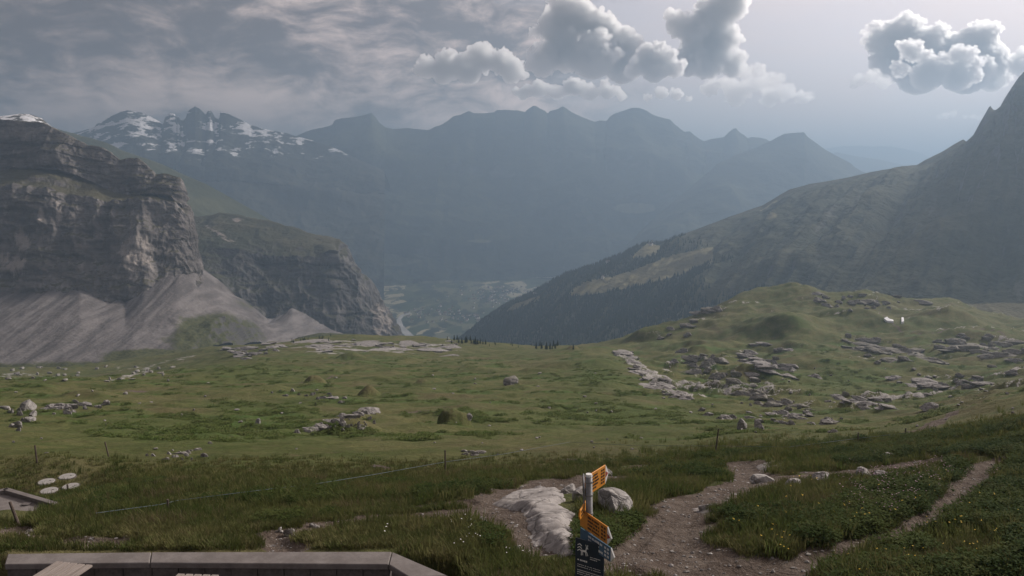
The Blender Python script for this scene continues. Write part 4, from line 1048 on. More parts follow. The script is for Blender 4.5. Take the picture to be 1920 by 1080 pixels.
# the ledges of limestone on the right hillside, the strip below the crags, the rock garden at left, the pavement on the rim
def band(name, meshes, pts, n, spread, wr, hr, label, group, rz0, ratio=0.35, cat="rock outcrop", seed=1):
    q = random.Random(seed); pts = np.array(pts, float)
    seg = np.linspace(0, len(pts) - 1, 400); xs_, ys_ = np.interp(seg, range(len(pts)), pts[:, 0]), np.interp(seg, range(len(pts)), pts[:, 1])
    for i in range(min(49, int(n * 1.35))):
        k = q.randrange(400); px = xs_[k] + q.gauss(0, spread[0]); py = ys_[k] + q.gauss(0, spread[1])
        sz = q.choice((0.35, 0.5, 0.7, 0.9, 1.2)); w = q.uniform(*wr) * sz; h = q.uniform(*hr)
        c = hit(px, py); s = c[1] / FPX
        o = put_rock(name, q.choice(meshes), px, py, w, h, label, cat, group, depth=w * s * ratio * q.uniform(.7, 1.5), rz=rz0 + q.uniform(-.25, .25), sink=0.70, tilt=0.15)
        if sz < 0.6: RUBBLE.append(o)
RZ = -0.45
RUBBLE = []
band("limestone_rib", RIBS_L, [(1172, 662), (1190, 685), (1225, 712), (1260, 735), (1295, 748)], 46, (10, 4), (16, 34), (2.5, 5), "pale rock sheet in the bare strip left of the crags", "bare limestone strip", -0.3, 0.6, seed=2)
for (pts, n, sp, wr, hr, lab, grp, sd, mm) in (
    ([(1280, 655), (1330, 690), (1380, 710)], 18, (14, 9), (18, 40), (6, 13), "dark grey crag at the left end of the hillside outcrops", "left crags", 3, RIBS_G),
    ([(1400, 735), (1450, 755), (1505, 768)], 16, (14, 7), (16, 36), (5, 11), "lichened crag below the left crags", "lower left crags", 4, RIBS_G),
    ([(1410, 650), (1450, 665), (1400, 690), (1460, 700), (1530, 705)], 26, (24, 8), (16, 40), (4, 9), "thin pale rib slanting across the middle hillside", "middle hillside ribs", 5, RIBS_L),
    ([(1590, 640), (1640, 655), (1700, 665), (1760, 680)], 26, (30, 10), (16, 42), (4, 9), "grey ledge below the two snow patches", "ledges below the snow patches", 6, RIBS_G),
    ([(1800, 640), (1860, 655), (1915, 670)], 22, (26, 12), (18, 44), (4, 10), "grey ledge at the right end of the hillside", "right end ledges", 7, RIBS_G),
    ([(1570, 745), (1620, 755), (1660, 765)], 18, (16, 6), (18, 40), (4, 9), "white slanting rib in the lower hillside meadow", "lower meadow ribs", 8, RIBS_L),
    ([(1700, 715), (1780, 728), (1830, 720), (1870, 715)], 22, (22, 9), (16, 36), (4, 9), "pale jumbled rib below the right end ledges", "right lower ribs", 9, RIBS_L),
    ([(1330, 770), (1400, 785), (1520, 785), (1580, 800)], 26, (24, 8), (10, 26), (4, 9), "broken white rock at the near foot of the hillside", "near foot rocks", 10, RIBS_L),
    ([(1540, 565), (1600, 560), (1650, 570), (1620, 575)], 30, (34, 6), (10, 26), (2.5, 6), "small grey rock on top of the far hill", "hilltop rocks", 11, RIBS_G),
    ([(1310, 590), (1340, 580), (1240, 635), (1290, 632)], 10, (10, 3), (14, 26), (4, 8), "grey knob on the left shoulder of the far hill", "left shoulder knobs", 12, RIBS_G),
    ([(100, 770), (130, 768), (170, 762), (200, 765)], 14, (12, 4), (14, 34), (5, 10), "white limestone hump in the left meadow", "left meadow humps", 13, RIBS_L),
    ([(10, 770), (30, 775), (40, 800), (20, 805)], 10, (12, 6), (10, 24), (6, 11), "pale rock at the left edge of the meadow", "left edge rocks", 14, ROCKS_L),
    ([(565, 815), (600, 800), (640, 785), (700, 772)], 20, (8, 4), (14, 36), (5, 10), "white rock edge crowning the long grassy outcrop", "rocks on the long outcrop", 15, RIBS_L),
    ([(610, 808), (660, 800), (690, 790)], 16, (16, 6), (8, 20), (5, 12), "rough brown rock in the flank of the long outcrop", "flank of the long outcrop", 16, ROCKS_G),
    ([(530, 735), (590, 745), (640, 752)], 14, (14, 4), (8, 22), (3, 7), "pale rock on the slope left of the pointed knoll", "rocks left of the pointed knoll", 17, ROCKS_L),
    ([(270, 855), (330, 855), (360, 860), (380, 825)], 12, (16, 4), (10, 26), (4, 8), "white rock half sunk in the lush left hollow", "lush hollow rocks", 18, ROCKS_L),
    ([(860, 848), (890, 850), (915, 852)], 9, (12, 3), (10, 26), (3, 7), "pale rock right of the middle fence stake", "rocks by the middle stake", 19, ROCKS_L),
    ([(440, 668), (470, 660), (520, 652), (500, 646)], 18, (22, 4), (18, 46), (2.5, 5), "pale pavement slab at the left lip of the rim", "left rim slabs", 20, RIBS_L),
    ([(560, 645), (640, 650), (760, 650), (860, 656)], 44, (34, 5), (16, 48), (1.8, 4), "thin rock slab in the rim pavement", "rim pavement slabs", 21, RIBS_L),
    ):
    band("rock_outcrop", mm, pts, n, sp, wr, hr, lab, grp, RZ if sd < 13 else -0.1, 0.5, seed=sd)
# the smallest lumps are too many to count: one scatter of rubble per rock kind
bpy.context.view_layer.update()
for m_, nm, lab in ((M_rock, "pale_rubble", "small pale lumps of limestone between the outcrops"), (M_rockg, "grey_rubble", "small grey lumps of rock between the crags")):
    Vs, Fs, nv_ = [], [], 0
    for o in RUBBLE:
        if o.data.materials[0] is not m_: continue
        co = np.empty(len(o.data.vertices) * 3, np.float32); o.data.vertices.foreach_get("co", co); fc = np.empty(len(o.data.polygons) * 3, np.int32); o.data.polygons.foreach_get("vertices", fc)
        M4 = np.array(o.matrix_world); Vs.append(co.reshape(-1, 3) @ M4[:3, :3].T + M4[:3, 3]); Fs.append(fc.reshape(-1, 3) + nv_); nv_ += len(Vs[-1])
    tag(link(nm, mesh_np(nm, np.concatenate(Vs), np.concatenate(Fs), False), m_), lab, "rubble", kind="stuff")
for o in RUBBLE: bpy.data.objects.remove(o)
q = random.Random(77)
n_l = 0
while n_l < 110:                                   # loose white stones on the pasture
    px, py = q.uniform(0, 1900), q.uniform(690, 850)
    c = hit(px, py)
    if c[1] > 300 or gattr(tall, c[0], c[1]) > 0.4: continue
    put_rock("stone", q.choice(SMALL_L), px, py, q.uniform(3, 9), q.uniform(2, 5), "small white stone lying loose on the grazed pasture", "stone", "loose stones on the pasture"); n_l += 1
for i in range(34):                                # blocks at the foot of the scree
    px = q.uniform(0, 330); py = q.uniform(688, 716)
    put_rock("stone", q.choice(SMALL_G), px, py, q.uniform(4, 11), q.uniform(3, 7), "grey fallen block near the foot of the scree", "stone", "fallen blocks below the scree")
# path stones, too many to count
def stones_on_path():
    V, F, n = [], [], 0
    base, bf = ico(1)
    k = 0
    J, I = np.nonzero((dirt > 0.55) & (YY < 40) & (YY > 10.5))
    rg = np.random.default_rng(9)
    for t in rg.integers(0, len(J), 2600):
        u = UC[I[t]] + rg.uniform(-.001, .001); Y = YR[J[t]] * (1 + rg.uniform(-.003, .003)); X = u * Y
        r = 0.010 + 0.045 * rg.random() ** 5
        v = base * np.array([r, r * rg.uniform(.6, 1), r * rg.uniform(.35, .7)]) * rg.uniform(.75, 1.25, (len(base), 1))
        V.append(v + np.array([X, Y, float(gz(X, Y)) + r * .15])); F.append(bf + n); n += len(base)
    o = link("path_gravel", mesh_np("path_gravel", np.concatenate(V), np.concatenate(F), False), M_rock)
    tag(o, "loose gravel and stones on the bare footpath", "gravel", kind="stuff")
stones_on_path()
# low slabs traced on the ground
def slab(poly, h, label, m=M_slab, res=0.05, seed=1, name="rock_slab"):
    P2 = np.array([hit(a, b)[:2] for a, b in poly])
    lo, hi = P2.min(0) - 0.3, P2.max(0) + 0.3
    xs_ = np.arange(lo[0], hi[0], res); ys_ = np.arange(lo[1], hi[1], res)
    gx, gy = np.meshgrid(xs_, ys_)
    wx, wy = gx + 0.10 * fbm2(gx * 2.2, gy * 2.2, 3, seed), gy + 0.10 * fbm2(gx * 2.2, gy * 2.2, 3, seed + 4)
    ins = inpoly(wx, wy, [tuple(p) for p in P2])
    d = dist_poly(np.vstack([P2, P2[:1]]), [1.0] * (len(P2) + 1), wx, wy)
    sd = np.where(ins, d, -d)
    n1 = fbm2(gx * 0.8, gy * 0.8, 2, seed + 1, 0.4); n2 = fbm2(gx * 4, gy * 4, 3, seed + 2); rg_ = fbm2(gx * 0.9 + 3, gy * 1.6, 3, seed + 3, 0.5, True)
    z = gz(gx, gy) + np.where(sd > 0, 0.02 + h * sst(sd, 0, 0.28) * (0.85 + 0.35 * n1) - 0.035 * sst(rg_, 0.5, 0.8) + 0.008 * n2 + 0.02 * np.round(2.0 * n1 + 1.0 * rg_) / 2, sd * 0.9)
    F = grid_faces(*gx.shape)
    keep = (sd.reshape(-1)[F] > -0.22).all(1)
    v, f, _ = sub(np.stack([gx, gy, z], -1).reshape(-1, 3), F[keep], {})
    o = link(name, mesh_np(name, v, f, True), m)
    tag(o, label, "rock slab")
slab([(920, 945), (960, 925), (1010, 912), (1055, 922), (1058, 940), (1045, 950), (1078, 962), (1068, 985), (1080, 1010), (1083, 1040), (1050, 1045), (1020, 1030), (995, 1005), (990, 980), (975, 958), (940, 952)], 0.16, "broad trodden limestone slab left of the signpost", seed=11)
slab([(1075, 918), (1100, 912), (1112, 925), (1100, 940), (1078, 935)], 0.12, "small limestone slab right behind the signpost", seed=12)
slab([(1393, 985), (1402, 968), (1430, 950), (1450, 946), (1440, 958), (1415, 975), (1402, 990)], 0.10, "narrow slanting rock strip beside the path bend", seed=13)
slab([(1418, 875), (1450, 866), (1475, 870), (1472, 880), (1435, 884)], 0.10, "flat rock at the upper path fork", seed=14)
slab([(1300, 955), (1335, 948), (1350, 958), (1318, 966)], 0.08, "worn rock step in the footpath", seed=15)
slab([(985, 1005), (1010, 1000), (1030, 1015), (1000, 1025)], 0.07, "small low rock at the lower left corner of the trodden slab", seed=16)
# snow left in the hollow
for (poly, lab) in (([(1657, 600), (1663, 597), (1667, 601), (1675, 603), (1676, 606), (1663, 605)], "larger left snow patch in the hollow on the hill"), ([(1690, 598), (1694, 598), (1695, 606), (1690, 607)], "smaller right snow patch in the hollow on the hill")):
    P3 = [hit(a, b) for a, b in poly]
    c = np.mean(P3, 0)
    me = bpy.data.meshes.new("snow_patch")
    top = [(p - c) * 0.96 + [0, 0, 0.9] for p in P3]; bot = [(p - c) * 1.04 - [0, 0, 0.6] for p in P3]; n = len(P3)
    me.from_pydata([tuple(v) for v in bot + top], [], [list(range(n, 2 * n))] + [(i, (i + 1) % n, n + (i + 1) % n, n + i) for i in range(n)])
    o = link("snow_patch", me, M_snow); o.location = c; tag(o, lab, "snow")

# ------------------------------------------------------------------ terrace: wall with cap slabs, floor, tables
def P2w(px, py, z):
    x, y, zz = ray(px, py); k = z / zz
    return np.array([x * k, y * k])
CAP = -6.2
wall = empty("terrace_wall", (*P2w(400, 1036, CAP), TERR)); wo = Vector(wall.location)
tag(wall, "low concrete terrace wall with wide cap slabs in front of the grass", "wall")
outer = [P2w(14, 1038, CAP), P2w(284, 1035, CAP), P2w(735, 1034, CAP), P2w(842, 1080, CAP), P2w(960, 1150, CAP)]
inner = [P2w(8, 1058, CAP), P2w(281, 1055, CAP), P2w(729, 1058, CAP), P2w(768, 1082, CAP), P2w(870, 1160, CAP)]
loc2 = lambda p: (p[0] - wo.x, p[1] - wo.y)
cuts_ = [(0, 1), (1, 2), (2, 3), (3, 4)]
for (i, j) in cuts_:
    g_ = 0.006
    a, b, c, d = outer[i], outer[j], inner[j], inner[i]
    e = (b - a) / np.linalg.norm(b - a) * g_
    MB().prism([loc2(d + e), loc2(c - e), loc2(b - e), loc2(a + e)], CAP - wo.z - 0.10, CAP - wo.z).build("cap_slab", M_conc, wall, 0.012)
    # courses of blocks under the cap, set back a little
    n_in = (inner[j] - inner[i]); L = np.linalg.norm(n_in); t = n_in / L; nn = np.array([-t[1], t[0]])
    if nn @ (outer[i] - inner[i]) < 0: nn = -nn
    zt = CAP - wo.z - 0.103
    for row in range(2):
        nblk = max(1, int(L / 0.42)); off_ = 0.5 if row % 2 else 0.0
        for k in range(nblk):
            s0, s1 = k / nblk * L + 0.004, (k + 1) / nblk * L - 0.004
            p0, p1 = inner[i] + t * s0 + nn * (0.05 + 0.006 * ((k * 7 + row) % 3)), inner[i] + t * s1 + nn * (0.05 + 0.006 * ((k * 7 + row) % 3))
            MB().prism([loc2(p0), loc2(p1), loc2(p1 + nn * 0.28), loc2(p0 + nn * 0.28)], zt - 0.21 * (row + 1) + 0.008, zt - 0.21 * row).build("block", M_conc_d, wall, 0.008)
fl = MB().prism([(-14, 3), (2.5, 3), tuple(inner[4]), tuple(inner[3]), tuple(inner[2] + [0, .1]), tuple(inner[1] + [0, .1]), tuple(inner[0] + [0, .1]), (-14, 12.0)], TERR - 0.3, TERR - 0.05).build("terrace", M_pave)
tag(fl, "grey gravel terrace floor inside the low wall", "terrace", kind="structure")
def picnic_table(px, py, rz, label):
    ztop = TERR + 0.75
    c = P2w(px, py, ztop)
    r_ = empty("picnic_table", (c[0], c[1], TERR - 0.05), rz)
    tag(r_, label, "table", "picnic tables on the terrace")
    for k in range(5):                              # far end of the top sits at the origin, boards run towards the viewer
        MB().box((-0.27 + k * 0.135 , -0.9, 0.78), (0.108, 1.8, 0.036)).build("board", M_wood, r_, 0.004)
    for s in (-1, 1):
        for k in range(2):
            MB().box((s * 0.58 + (k - .5) * 0.135, -0.9, 0.46), (0.108, 1.8, 0.036)).build("bench_board", M_wood, r_, 0.004)
        for e in (-0.3, -1.5):
            a, b = Vector((s * 0.22, e, 0.74)), Vector((s * 0.60, e, 0.02))
            MB().tube(a, b, 0.045, 0.045, 4).build("leg", M_wood, r_)
    for e in (-0.3, -1.5):
        MB().box((0, e + 0.05, 0.40), (1.34, 0.045, 0.09)).build("brace", M_wood, r_)
        MB().box((0, e - 0.05, 0.72), (0.62, 0.045, 0.07)).build("batten", M_wood, r_)
picnic_table(140, 1055, -0.20, "slatted wooden picnic table at the left end of the terrace")
picnic_table(372, 1076, -0.06, "slatted wooden picnic table barely showing at the lower edge")

# ------------------------------------------------------------------ signpost
SY = 7.6
top = W(1104, 893, SY); footp = np.array([top[0] + 0.06, SY, float(gz(top[0], SY))])
sg = empty("signpost", tuple(footp))
tag(sg, "hiking signpost with yellow and blue arrow plates and a dark board", "signpost")
tl = Vector(top - footp)
MB().tube((0, 0, -0.3), tl, 0.035, 0.035, 16).build("post", M_metal, sg, 0, True)
MB().tube(tl, tl + Vector((0, 0, 0.025)), 0.038, 0.032, 16).build("cap", M_white, sg)
def plate(zc, ang, length, height, m, m_text, m_tip, off, start, name, lines, tip_red=True, tiltx=0.0):
    """an arrow shaped plate; ang is its heading in plan, off pushes it off the post axis"""
    pr = bpy.data.objects.new(name, None)
    t = 0.014
    x0, x1 = start, start + length
    tip = min(0.075, height * 0.38)
    mb = MB(); h = height / 2
    pts = [(x0, -h), (x1 - tip, -h), (x1 - tip, h), (x0, h)]
    def ext(pts, y0, y1):
        n = len(pts); vs = [(x, y0, z) for x, z in pts] + [(x, y1, z) for x, z in pts]
        return vs, [list(range(n)), list(range(n, 2 * n))[::-1]] + [(i, (i + 1) % n, n + (i + 1) % n, n + i) for i in range(n)]
    mb.add(*ext(pts, off - t / 2, off + t / 2))
    o = mb.build(name, m, sg, 0.002)
    o.location = (tl.x * (1 - (tl.z - zc) * 0.0), 0, zc); o.rotation_euler = (0, tiltx, ang)
    o.location = tuple(tl * ((zc) / tl.z))
    q = MB(); q.add(*ext([(x1 - tip + 0.001, -h), (x1, 0), (x1 - tip + 0.001, h)], off - t / 2, off + t / 2)); q.build("arrow_tip", m_tip, o)
    if tip_red:
        q = MB(); q.add(*ext([(x1 - tip * 0.9, -h * 0.30), (x1 - tip * .25, 0), (x1 - tip * 0.9, h * 0.30)], off - t / 2 - 0.003, off + t / 2 + 0.003)); q.build("route_mark", M_red, o)
    rq = random.Random(len(name) + int(zc * 100))
    nl = lines; lh = height * 0.80 / nl
    for k in range(nl):                             # lines of place names with the walking times set apart
        zc_ = h * 0.82 - (k + 0.5) * lh
        q = MB(); x = x0 + max(0.05, -x0 * 1.0) + 0.045
        xe = x1 - tip - 0.13
        end = x + (xe - x) * rq.uniform(.55, 1.0)
        while x < end:
            wl = rq.uniform(0.012, 0.022)
            for sgn in (-1, 1):
                y_ = off + sgn * (t / 2 + 0.002)
                q.box((x + wl / 2, y_, zc_ + rq.uniform(-.001, .001)), (wl * .8, 0.002, lh * rq.uniform(.42, .62)))
            x += wl + (0.012 if rq.random() < .22 else 0.002)
        for dx in (0.0, 0.016, 0.045, 0.061):
            for sgn in (-1, 1):
                q.box((x1 - tip - 0.095 + dx, off + sgn * (t / 2 + 0.002), zc_), (0.012, 0.002, lh * 0.55))
        q.build("lettering", m_text, o)
    return o
zt = tl.z
plate(zt - 0.125, math.radians(55), 0.50, 0.215, M_yellow, M_ink, M_white, 0.043, 0.0, "arrow_plate", 5)
plate(zt - 0.47, math.radians(-62), 0.56, 0.185, M_yellow, M_ink, M_white, -0.043, -0.10, "arrow_plate", 4)
plate(zt - 0.66, math.radians(-60), 0.58, 0.150, M_blue, M_white, M_white, -0.043, -0.10, "blue_arrow_plate", 3, False)
plate(zt - 0.24, math.radians(86), 0.50, 0.22, M_metal, M_ink, M_metal, 0.050, -0.02, "plate_seen_edge_on", 5, False)
plate(zt - 0.34, math.radians(-108), 0.30, 0.10, M_yellow, M_ink, M_yellow, -0.052, -0.06, "small_plate", 2, False)
for dz in (0.06, 0.20, 0.40, 0.55, 0.62, 0.72):
    MB().tube(tl * ((zt - dz - 0.008) / zt), tl * ((zt - dz + 0.008) / zt), 0.0395, 0.0395, 14).build("clamp", M_metal, sg)
def board():
    """dark information board hung below the plates"""
    bc = W(1106, 1015, SY - 0.16); z0 = bc[2] - footp[2]
    w, h, t = 0.325, 0.62, 0.018
    o = MB().box((0, 0, -h / 2), (w, t, h)).build("information_board", M_navy, sg, 0.003)
    o.location = (bc[0] - footp[0], bc[1] - footp[1], z0); o.rotation_euler = (0, 0, math.radians(-33))
    y = -t / 2 - 0.002
    q = MB()
    def poly(pts):
        n = len(pts); vs = [(x, y + 0.0012, z) for x, z in pts] + [(x, y - 0.0012, z) for x, z in pts]
        q.add(vs, [list(range(n)), list(range(n, 2 * n))[::-1]] + [(i, (i + 1) % n, n + (i + 1) % n, n + i) for i in range(n)])
    for k in range(3):                              # tree strokes
        zx = -0.045 - k * 0.030
        poly([(-0.135, zx - 0.018), (-0.110, zx), (-0.110, zx - 0.010), (-0.135, zx - 0.028)])
        poly([(-0.110, zx), (-0.085, zx - 0.018), (-0.085, zx - 0.028), (-0.110, zx - 0.010)])
    # horned animal: body, legs, neck, head, horns
    poly([(-0.095, -0.110), (-0.035, -0.105), (-0.030, -0.125), (-0.090, -0.130)])
    poly([(-0.092, -0.128), (-0.084, -0.128), (-0.086, -0.170), (-0.094, -0.170)])
    poly([(-0.080, -0.128), (-0.073, -0.128), (-0.070, -0.165), (-0.077, -0.165)])
    poly([(-0.045, -0.124), (-0.037, -0.124), (-0.030, -0.165), (-0.038, -0.165)])
    poly([(-0.033, -0.122), (-0.027, -0.120), (-0.012, -0.158), (-0.019, -0.160)])
    poly([(-0.043, -0.106), (-0.034, -0.106), (-0.026, -0.080), (-0.038, -0.078)])
    poly([(-0.040, -0.082), (-0.012, -0.088), (-0.016, -0.074), (-0.036, -0.070)])
    poly([(-0.034, -0.072), (-0.028, -0.072), (-0.038, -0.042), (-0.044, -0.046)])
    poly([(-0.026, -0.074), (-0.020, -0.074), (-0.014, -0.046), (-0.022, -0.042)])
    q.build("emblem", M_white, o)
    rq = random.Random(3)
    def line(x, x1, z, hh):
        l = MB()
        while x < x1:
            wl = rq.uniform(0.010, 0.02); l.box((x + wl / 2, y, z), (wl * .8, 0.002, hh * rq.uniform(.7, 1))); x += wl + (0.010 if rq.random() < .2 else 0.002)
        l.build("lettering", M_white, o)
    line(0.01, 0.12, -0.165, 0.008); line(0.01, 0.09, -0.185, 0.008)
    line(-0.135, -0.03, -0.225, 0.018)
    for k in range(2): line(-0.135, 0.12, -0.275 - k * 0.022, 0.006)
    for k in range(3): line(-0.135, 0.13 - 0.05 * (k == 2), -0.335 - k * 0.022, 0.009)
    for k in range(3):                              # row of small pictograms
        ic = MB(); x = -0.10 + k * 0.095
        ic.box((x, y, -0.435), (0.010, 0.002, 0.028)); ic.box((x + 0.012, y, -0.428), (0.024, 0.002, 0.008)); ic.tube((x, y - .001, -0.413), (x, y + .001, -0.413), 0.007, 0.007, 8); ic.box((x + 0.010, y, -0.447), (0.008, 0.002, 0.016))
        ic.build("pictogram", M_white, o)
    line(-0.135, 0.10, -0.50, 0.008); line(-0.135, 0.12, -0.525, 0.008)
board()

# ------------------------------------------------------------------ fence: stakes and one rope
fence = empty("rope_fence", tuple(hit(835, 882)))
tag(fence, "leaning stakes with a single pale rope along the meadow edge", "fence")
fo = Vector(fence.location)
stakes = [(315, 962, 27, 0.02), (835, 884, 42, 0.0), (1340, 850, 48, 0.06), (1608, 832, 22, 0.0), (1697, 822, 20, 0.0)]
tops = {}
for (px, py, hp, ln) in stakes:
    c = Vector(hit(px, py)); h = hp * c.y / FPX * 1.03
    MB().tube(c - fo - Vector((0, 0, 0.25)), c - fo + Vector((ln * h * 2, 0, h)), 0.030, 0.026, 7).build("stake", M_post, fence)
    tops[px] = c - fo + Vector((ln * h * 1.6, 0, h * 0.82))
rope_px = [(180, 962), (300, 946), (335, 938), (480, 920), (600, 906), (700, 890), (835, 866), (940, 852), (1068, 829), (1200, 836), (1340, 836), (1480, 838), (1608, 822), (1697, 812)]
pts = []
for (px, py) in rope_px:
    c = hit(px, py + (16 if px < 900 else 10)); pts.append(Vector(W(px, py, c[1])) - fo)
for a, b in zip(pts[:-1], pts[1:]):
    MB().tube(a, b, 0.007, 0.007, 6, False).build("rope", M_rope, fence)
for (px, py, hp, ln, lab) in ((70, 868, 34, -0.05, "thin stake at the far left of the mown pad"), (205, 856, 28, -0.22, "leaning stake at the right corner of the mown pad"), (40, 985, 46, -0.38, "leaning post standing before the concrete tank"), (128, 922, 14, -0.05, "short stake between the round covers")):
    c = Vector(hit(px, py)); h = hp * c.y / FPX * 1.05
    o = MB().tube((0, 0, -0.2), (ln * h, 0, h), 0.034, 0.030, 7).build("stake", M_post); o.location = c
    tag(o, lab, "stake", "single stakes at the left")

# ------------------------------------------------------------------ concrete tank and covers
tp = [hit(-60, 985), hit(42, 983), hit(104, 950), hit(12, 926), hit(-60, 935)]
zt_ = float(np.mean([p[2] for p in tp])) + 0.12
tk = empty("water_tank", (tp[2][0], tp[2][1], zt_)); tag(tk, "flat concrete tank roof with a raised rim in the lower left", "tank")
ko = Vector(tk.location)
poly_px = [(-60, 990), (40, 985), (104, 951), (12, 924), (-60, 938)]
pp = [P2w(a, b, zt_) for a, b in poly_px]
pl = [(p[0] - ko.x, p[1] - ko.y) for p in pp]
MB().prism(pl, -0.7, 0.0).build("roof_slab", M_conc, tk, 0.01)
for i in (1, 2, 3):
    a, b = Vector((*pl[i], 0)), Vector((*pl[(i + 1) % 5], 0))
    if i == 1: continue
    d = (b - a); L = d.length; ang = math.atan2(d.y, d.x)
    MB().box(((a + b) / 2 + Vector((0, 0, 0.06))), (L + 0.1, 0.16, 0.12), Matrix.Rotation(ang, 3, 'Z')).build("rim", M_conc, tk, 0.01)
hc = P2w(50, 946, zt_)
MB().tube((hc[0] - ko.x, hc[1] - ko.y, 0.0), (hc[0] - ko.x, hc[1] - ko.y, 0.035), 0.11, 0.11, 18).build("hatch", M_conc_d, tk)
M_lid = mat_plain("pale_concrete_lid", (0.24, 0.225, 0.21), (0.34, 0.32, 0.30), 5.0, 0.85, 0.004)
for (px, py, lab) in ((87, 904, "round white cover, left rear of the four"), (126, 896, "round white cover, right rear of the four"), (92, 922, "round white cover, left front of the four"), (133, 913, "round white cover, right front of the four")):
    c = hit(px, py); c[2] = max(c[2], float(gz(c[0], c[1] - .3)), float(gz(c[0], c[1] + .3)))
    r_ = empty("manhole_cover", tuple(c)); tag(r_, lab, "cover", "round covers on the mown pad")
    r_.rotation_euler = (math.radians(2), 0, 0)
    MB().tube((0, 0, -0.4), (0, 0, 0.012), 0.315, 0.315, 24).build("ring", M_conc_d, r_)
    MB().tube((0, 0, 0.014), (0, 0, 0.035), 0.285, 0.275, 24).build("lid", M_lid, r_)
    MB().box((0.12, 0.05, 0.041), (0.06, 0.02, 0.012)).build("lid_grip", M_post, r_)

# ------------------------------------------------------------------ plants
def hidden_src(name, me, m):
    me.materials.append(m)
    return bpy.data.objects.new(name, me)
def tuft_mesh(name, n, h, spread, width, seed, lean=0.5):
    rg = np.random.default_rng(seed); V, F = [], []
    for i in range(n):
        a = rg.uniform(0, 6.283); r = spread * math.sqrt(rg.random()); bx, by = r * math.cos(a), r * math.sin(a)
        a2 = a + rg.normal() * 0.8; hh = h * rg.uniform(.55, 1.1); ln = lean * rg.uniform(.2, 1) * hh
        dx, dy = math.cos(a2), math.sin(a2); w = width * rg.uniform(.7, 1.3); px_, py_ = -dy * w, dx * w
        b = len(V)
        V += [(bx - px_, by - py_, -0.04), (bx + px_, by + py_, -0.04), (bx + dx * ln * .35 - px_ * .8, by + dy * ln * .35 - py_ * .8, hh * .6), (bx + dx * ln * .35 + px_ * .8, by + dy * ln * .35 + py_ * .8, hh * .6), (bx + dx * ln, by + dy * ln, hh)]
        F += [(b, b + 1, b + 3), (b, b + 3, b + 2), (b + 2, b + 3, b + 4)]
    return mesh_np(name, V, F, True)
def herb_mesh(name, n, h, spread, leaf, seed):
    rg = np.random.default_rng(seed); V, F = [], []
    for i in range(n):
        a = rg.uniform(0, 6.283); r = spread * math.sqrt(rg.random()); z = h * rg.uniform(.25, 1) * (1 - .5 * (r / spread) ** 2)
        c = np.array([r * math.cos(a), r * math.sin(a), z])
        d = np.array([math.cos(a + rg.normal() * .7), math.sin(a + rg.normal() * .7), rg.uniform(-.3, .7)]); d /= np.linalg.norm(d)
        s = np.cross(d, [0, 0, 1]); s /= max(np.linalg.norm(s), 1e-6); l = leaf * rg.uniform(.6, 1.3); up = np.cross(s, d)
        b = len(V)
        V += [c - d * l * .5, c + s * l * .34 + up * l * .08, c + d * l * .6 - up * l * .1, c - s * l * .34 + up * l * .08]
        F += [(b, b + 1, b + 2), (b, b + 2, b + 3)]
    return mesh_np(name, np.array(V), F, True)
def flower_mesh(name, seed, n=3):
    rg = np.random.default_rng(seed); V, F = [], []
    for i in range(n):
        x, y = rg.uniform(-.12, .12, 2); h = rg.uniform(.16, .34); r = rg.uniform(.010, .018)
        b = len(V); k = 6
        V += [(x, y, h + .006)] + [(x + r * math.cos(t), y + r * math.sin(t), h + rg.uniform(-.006, .006)) for t in np.linspace(0, 6.283, k, endpoint=False)]
        F += [(b, b + 1 + j, b + 1 + (j + 1) % k) for j in range(k)]
    return mesh_np(name, np.array(V), F, True)
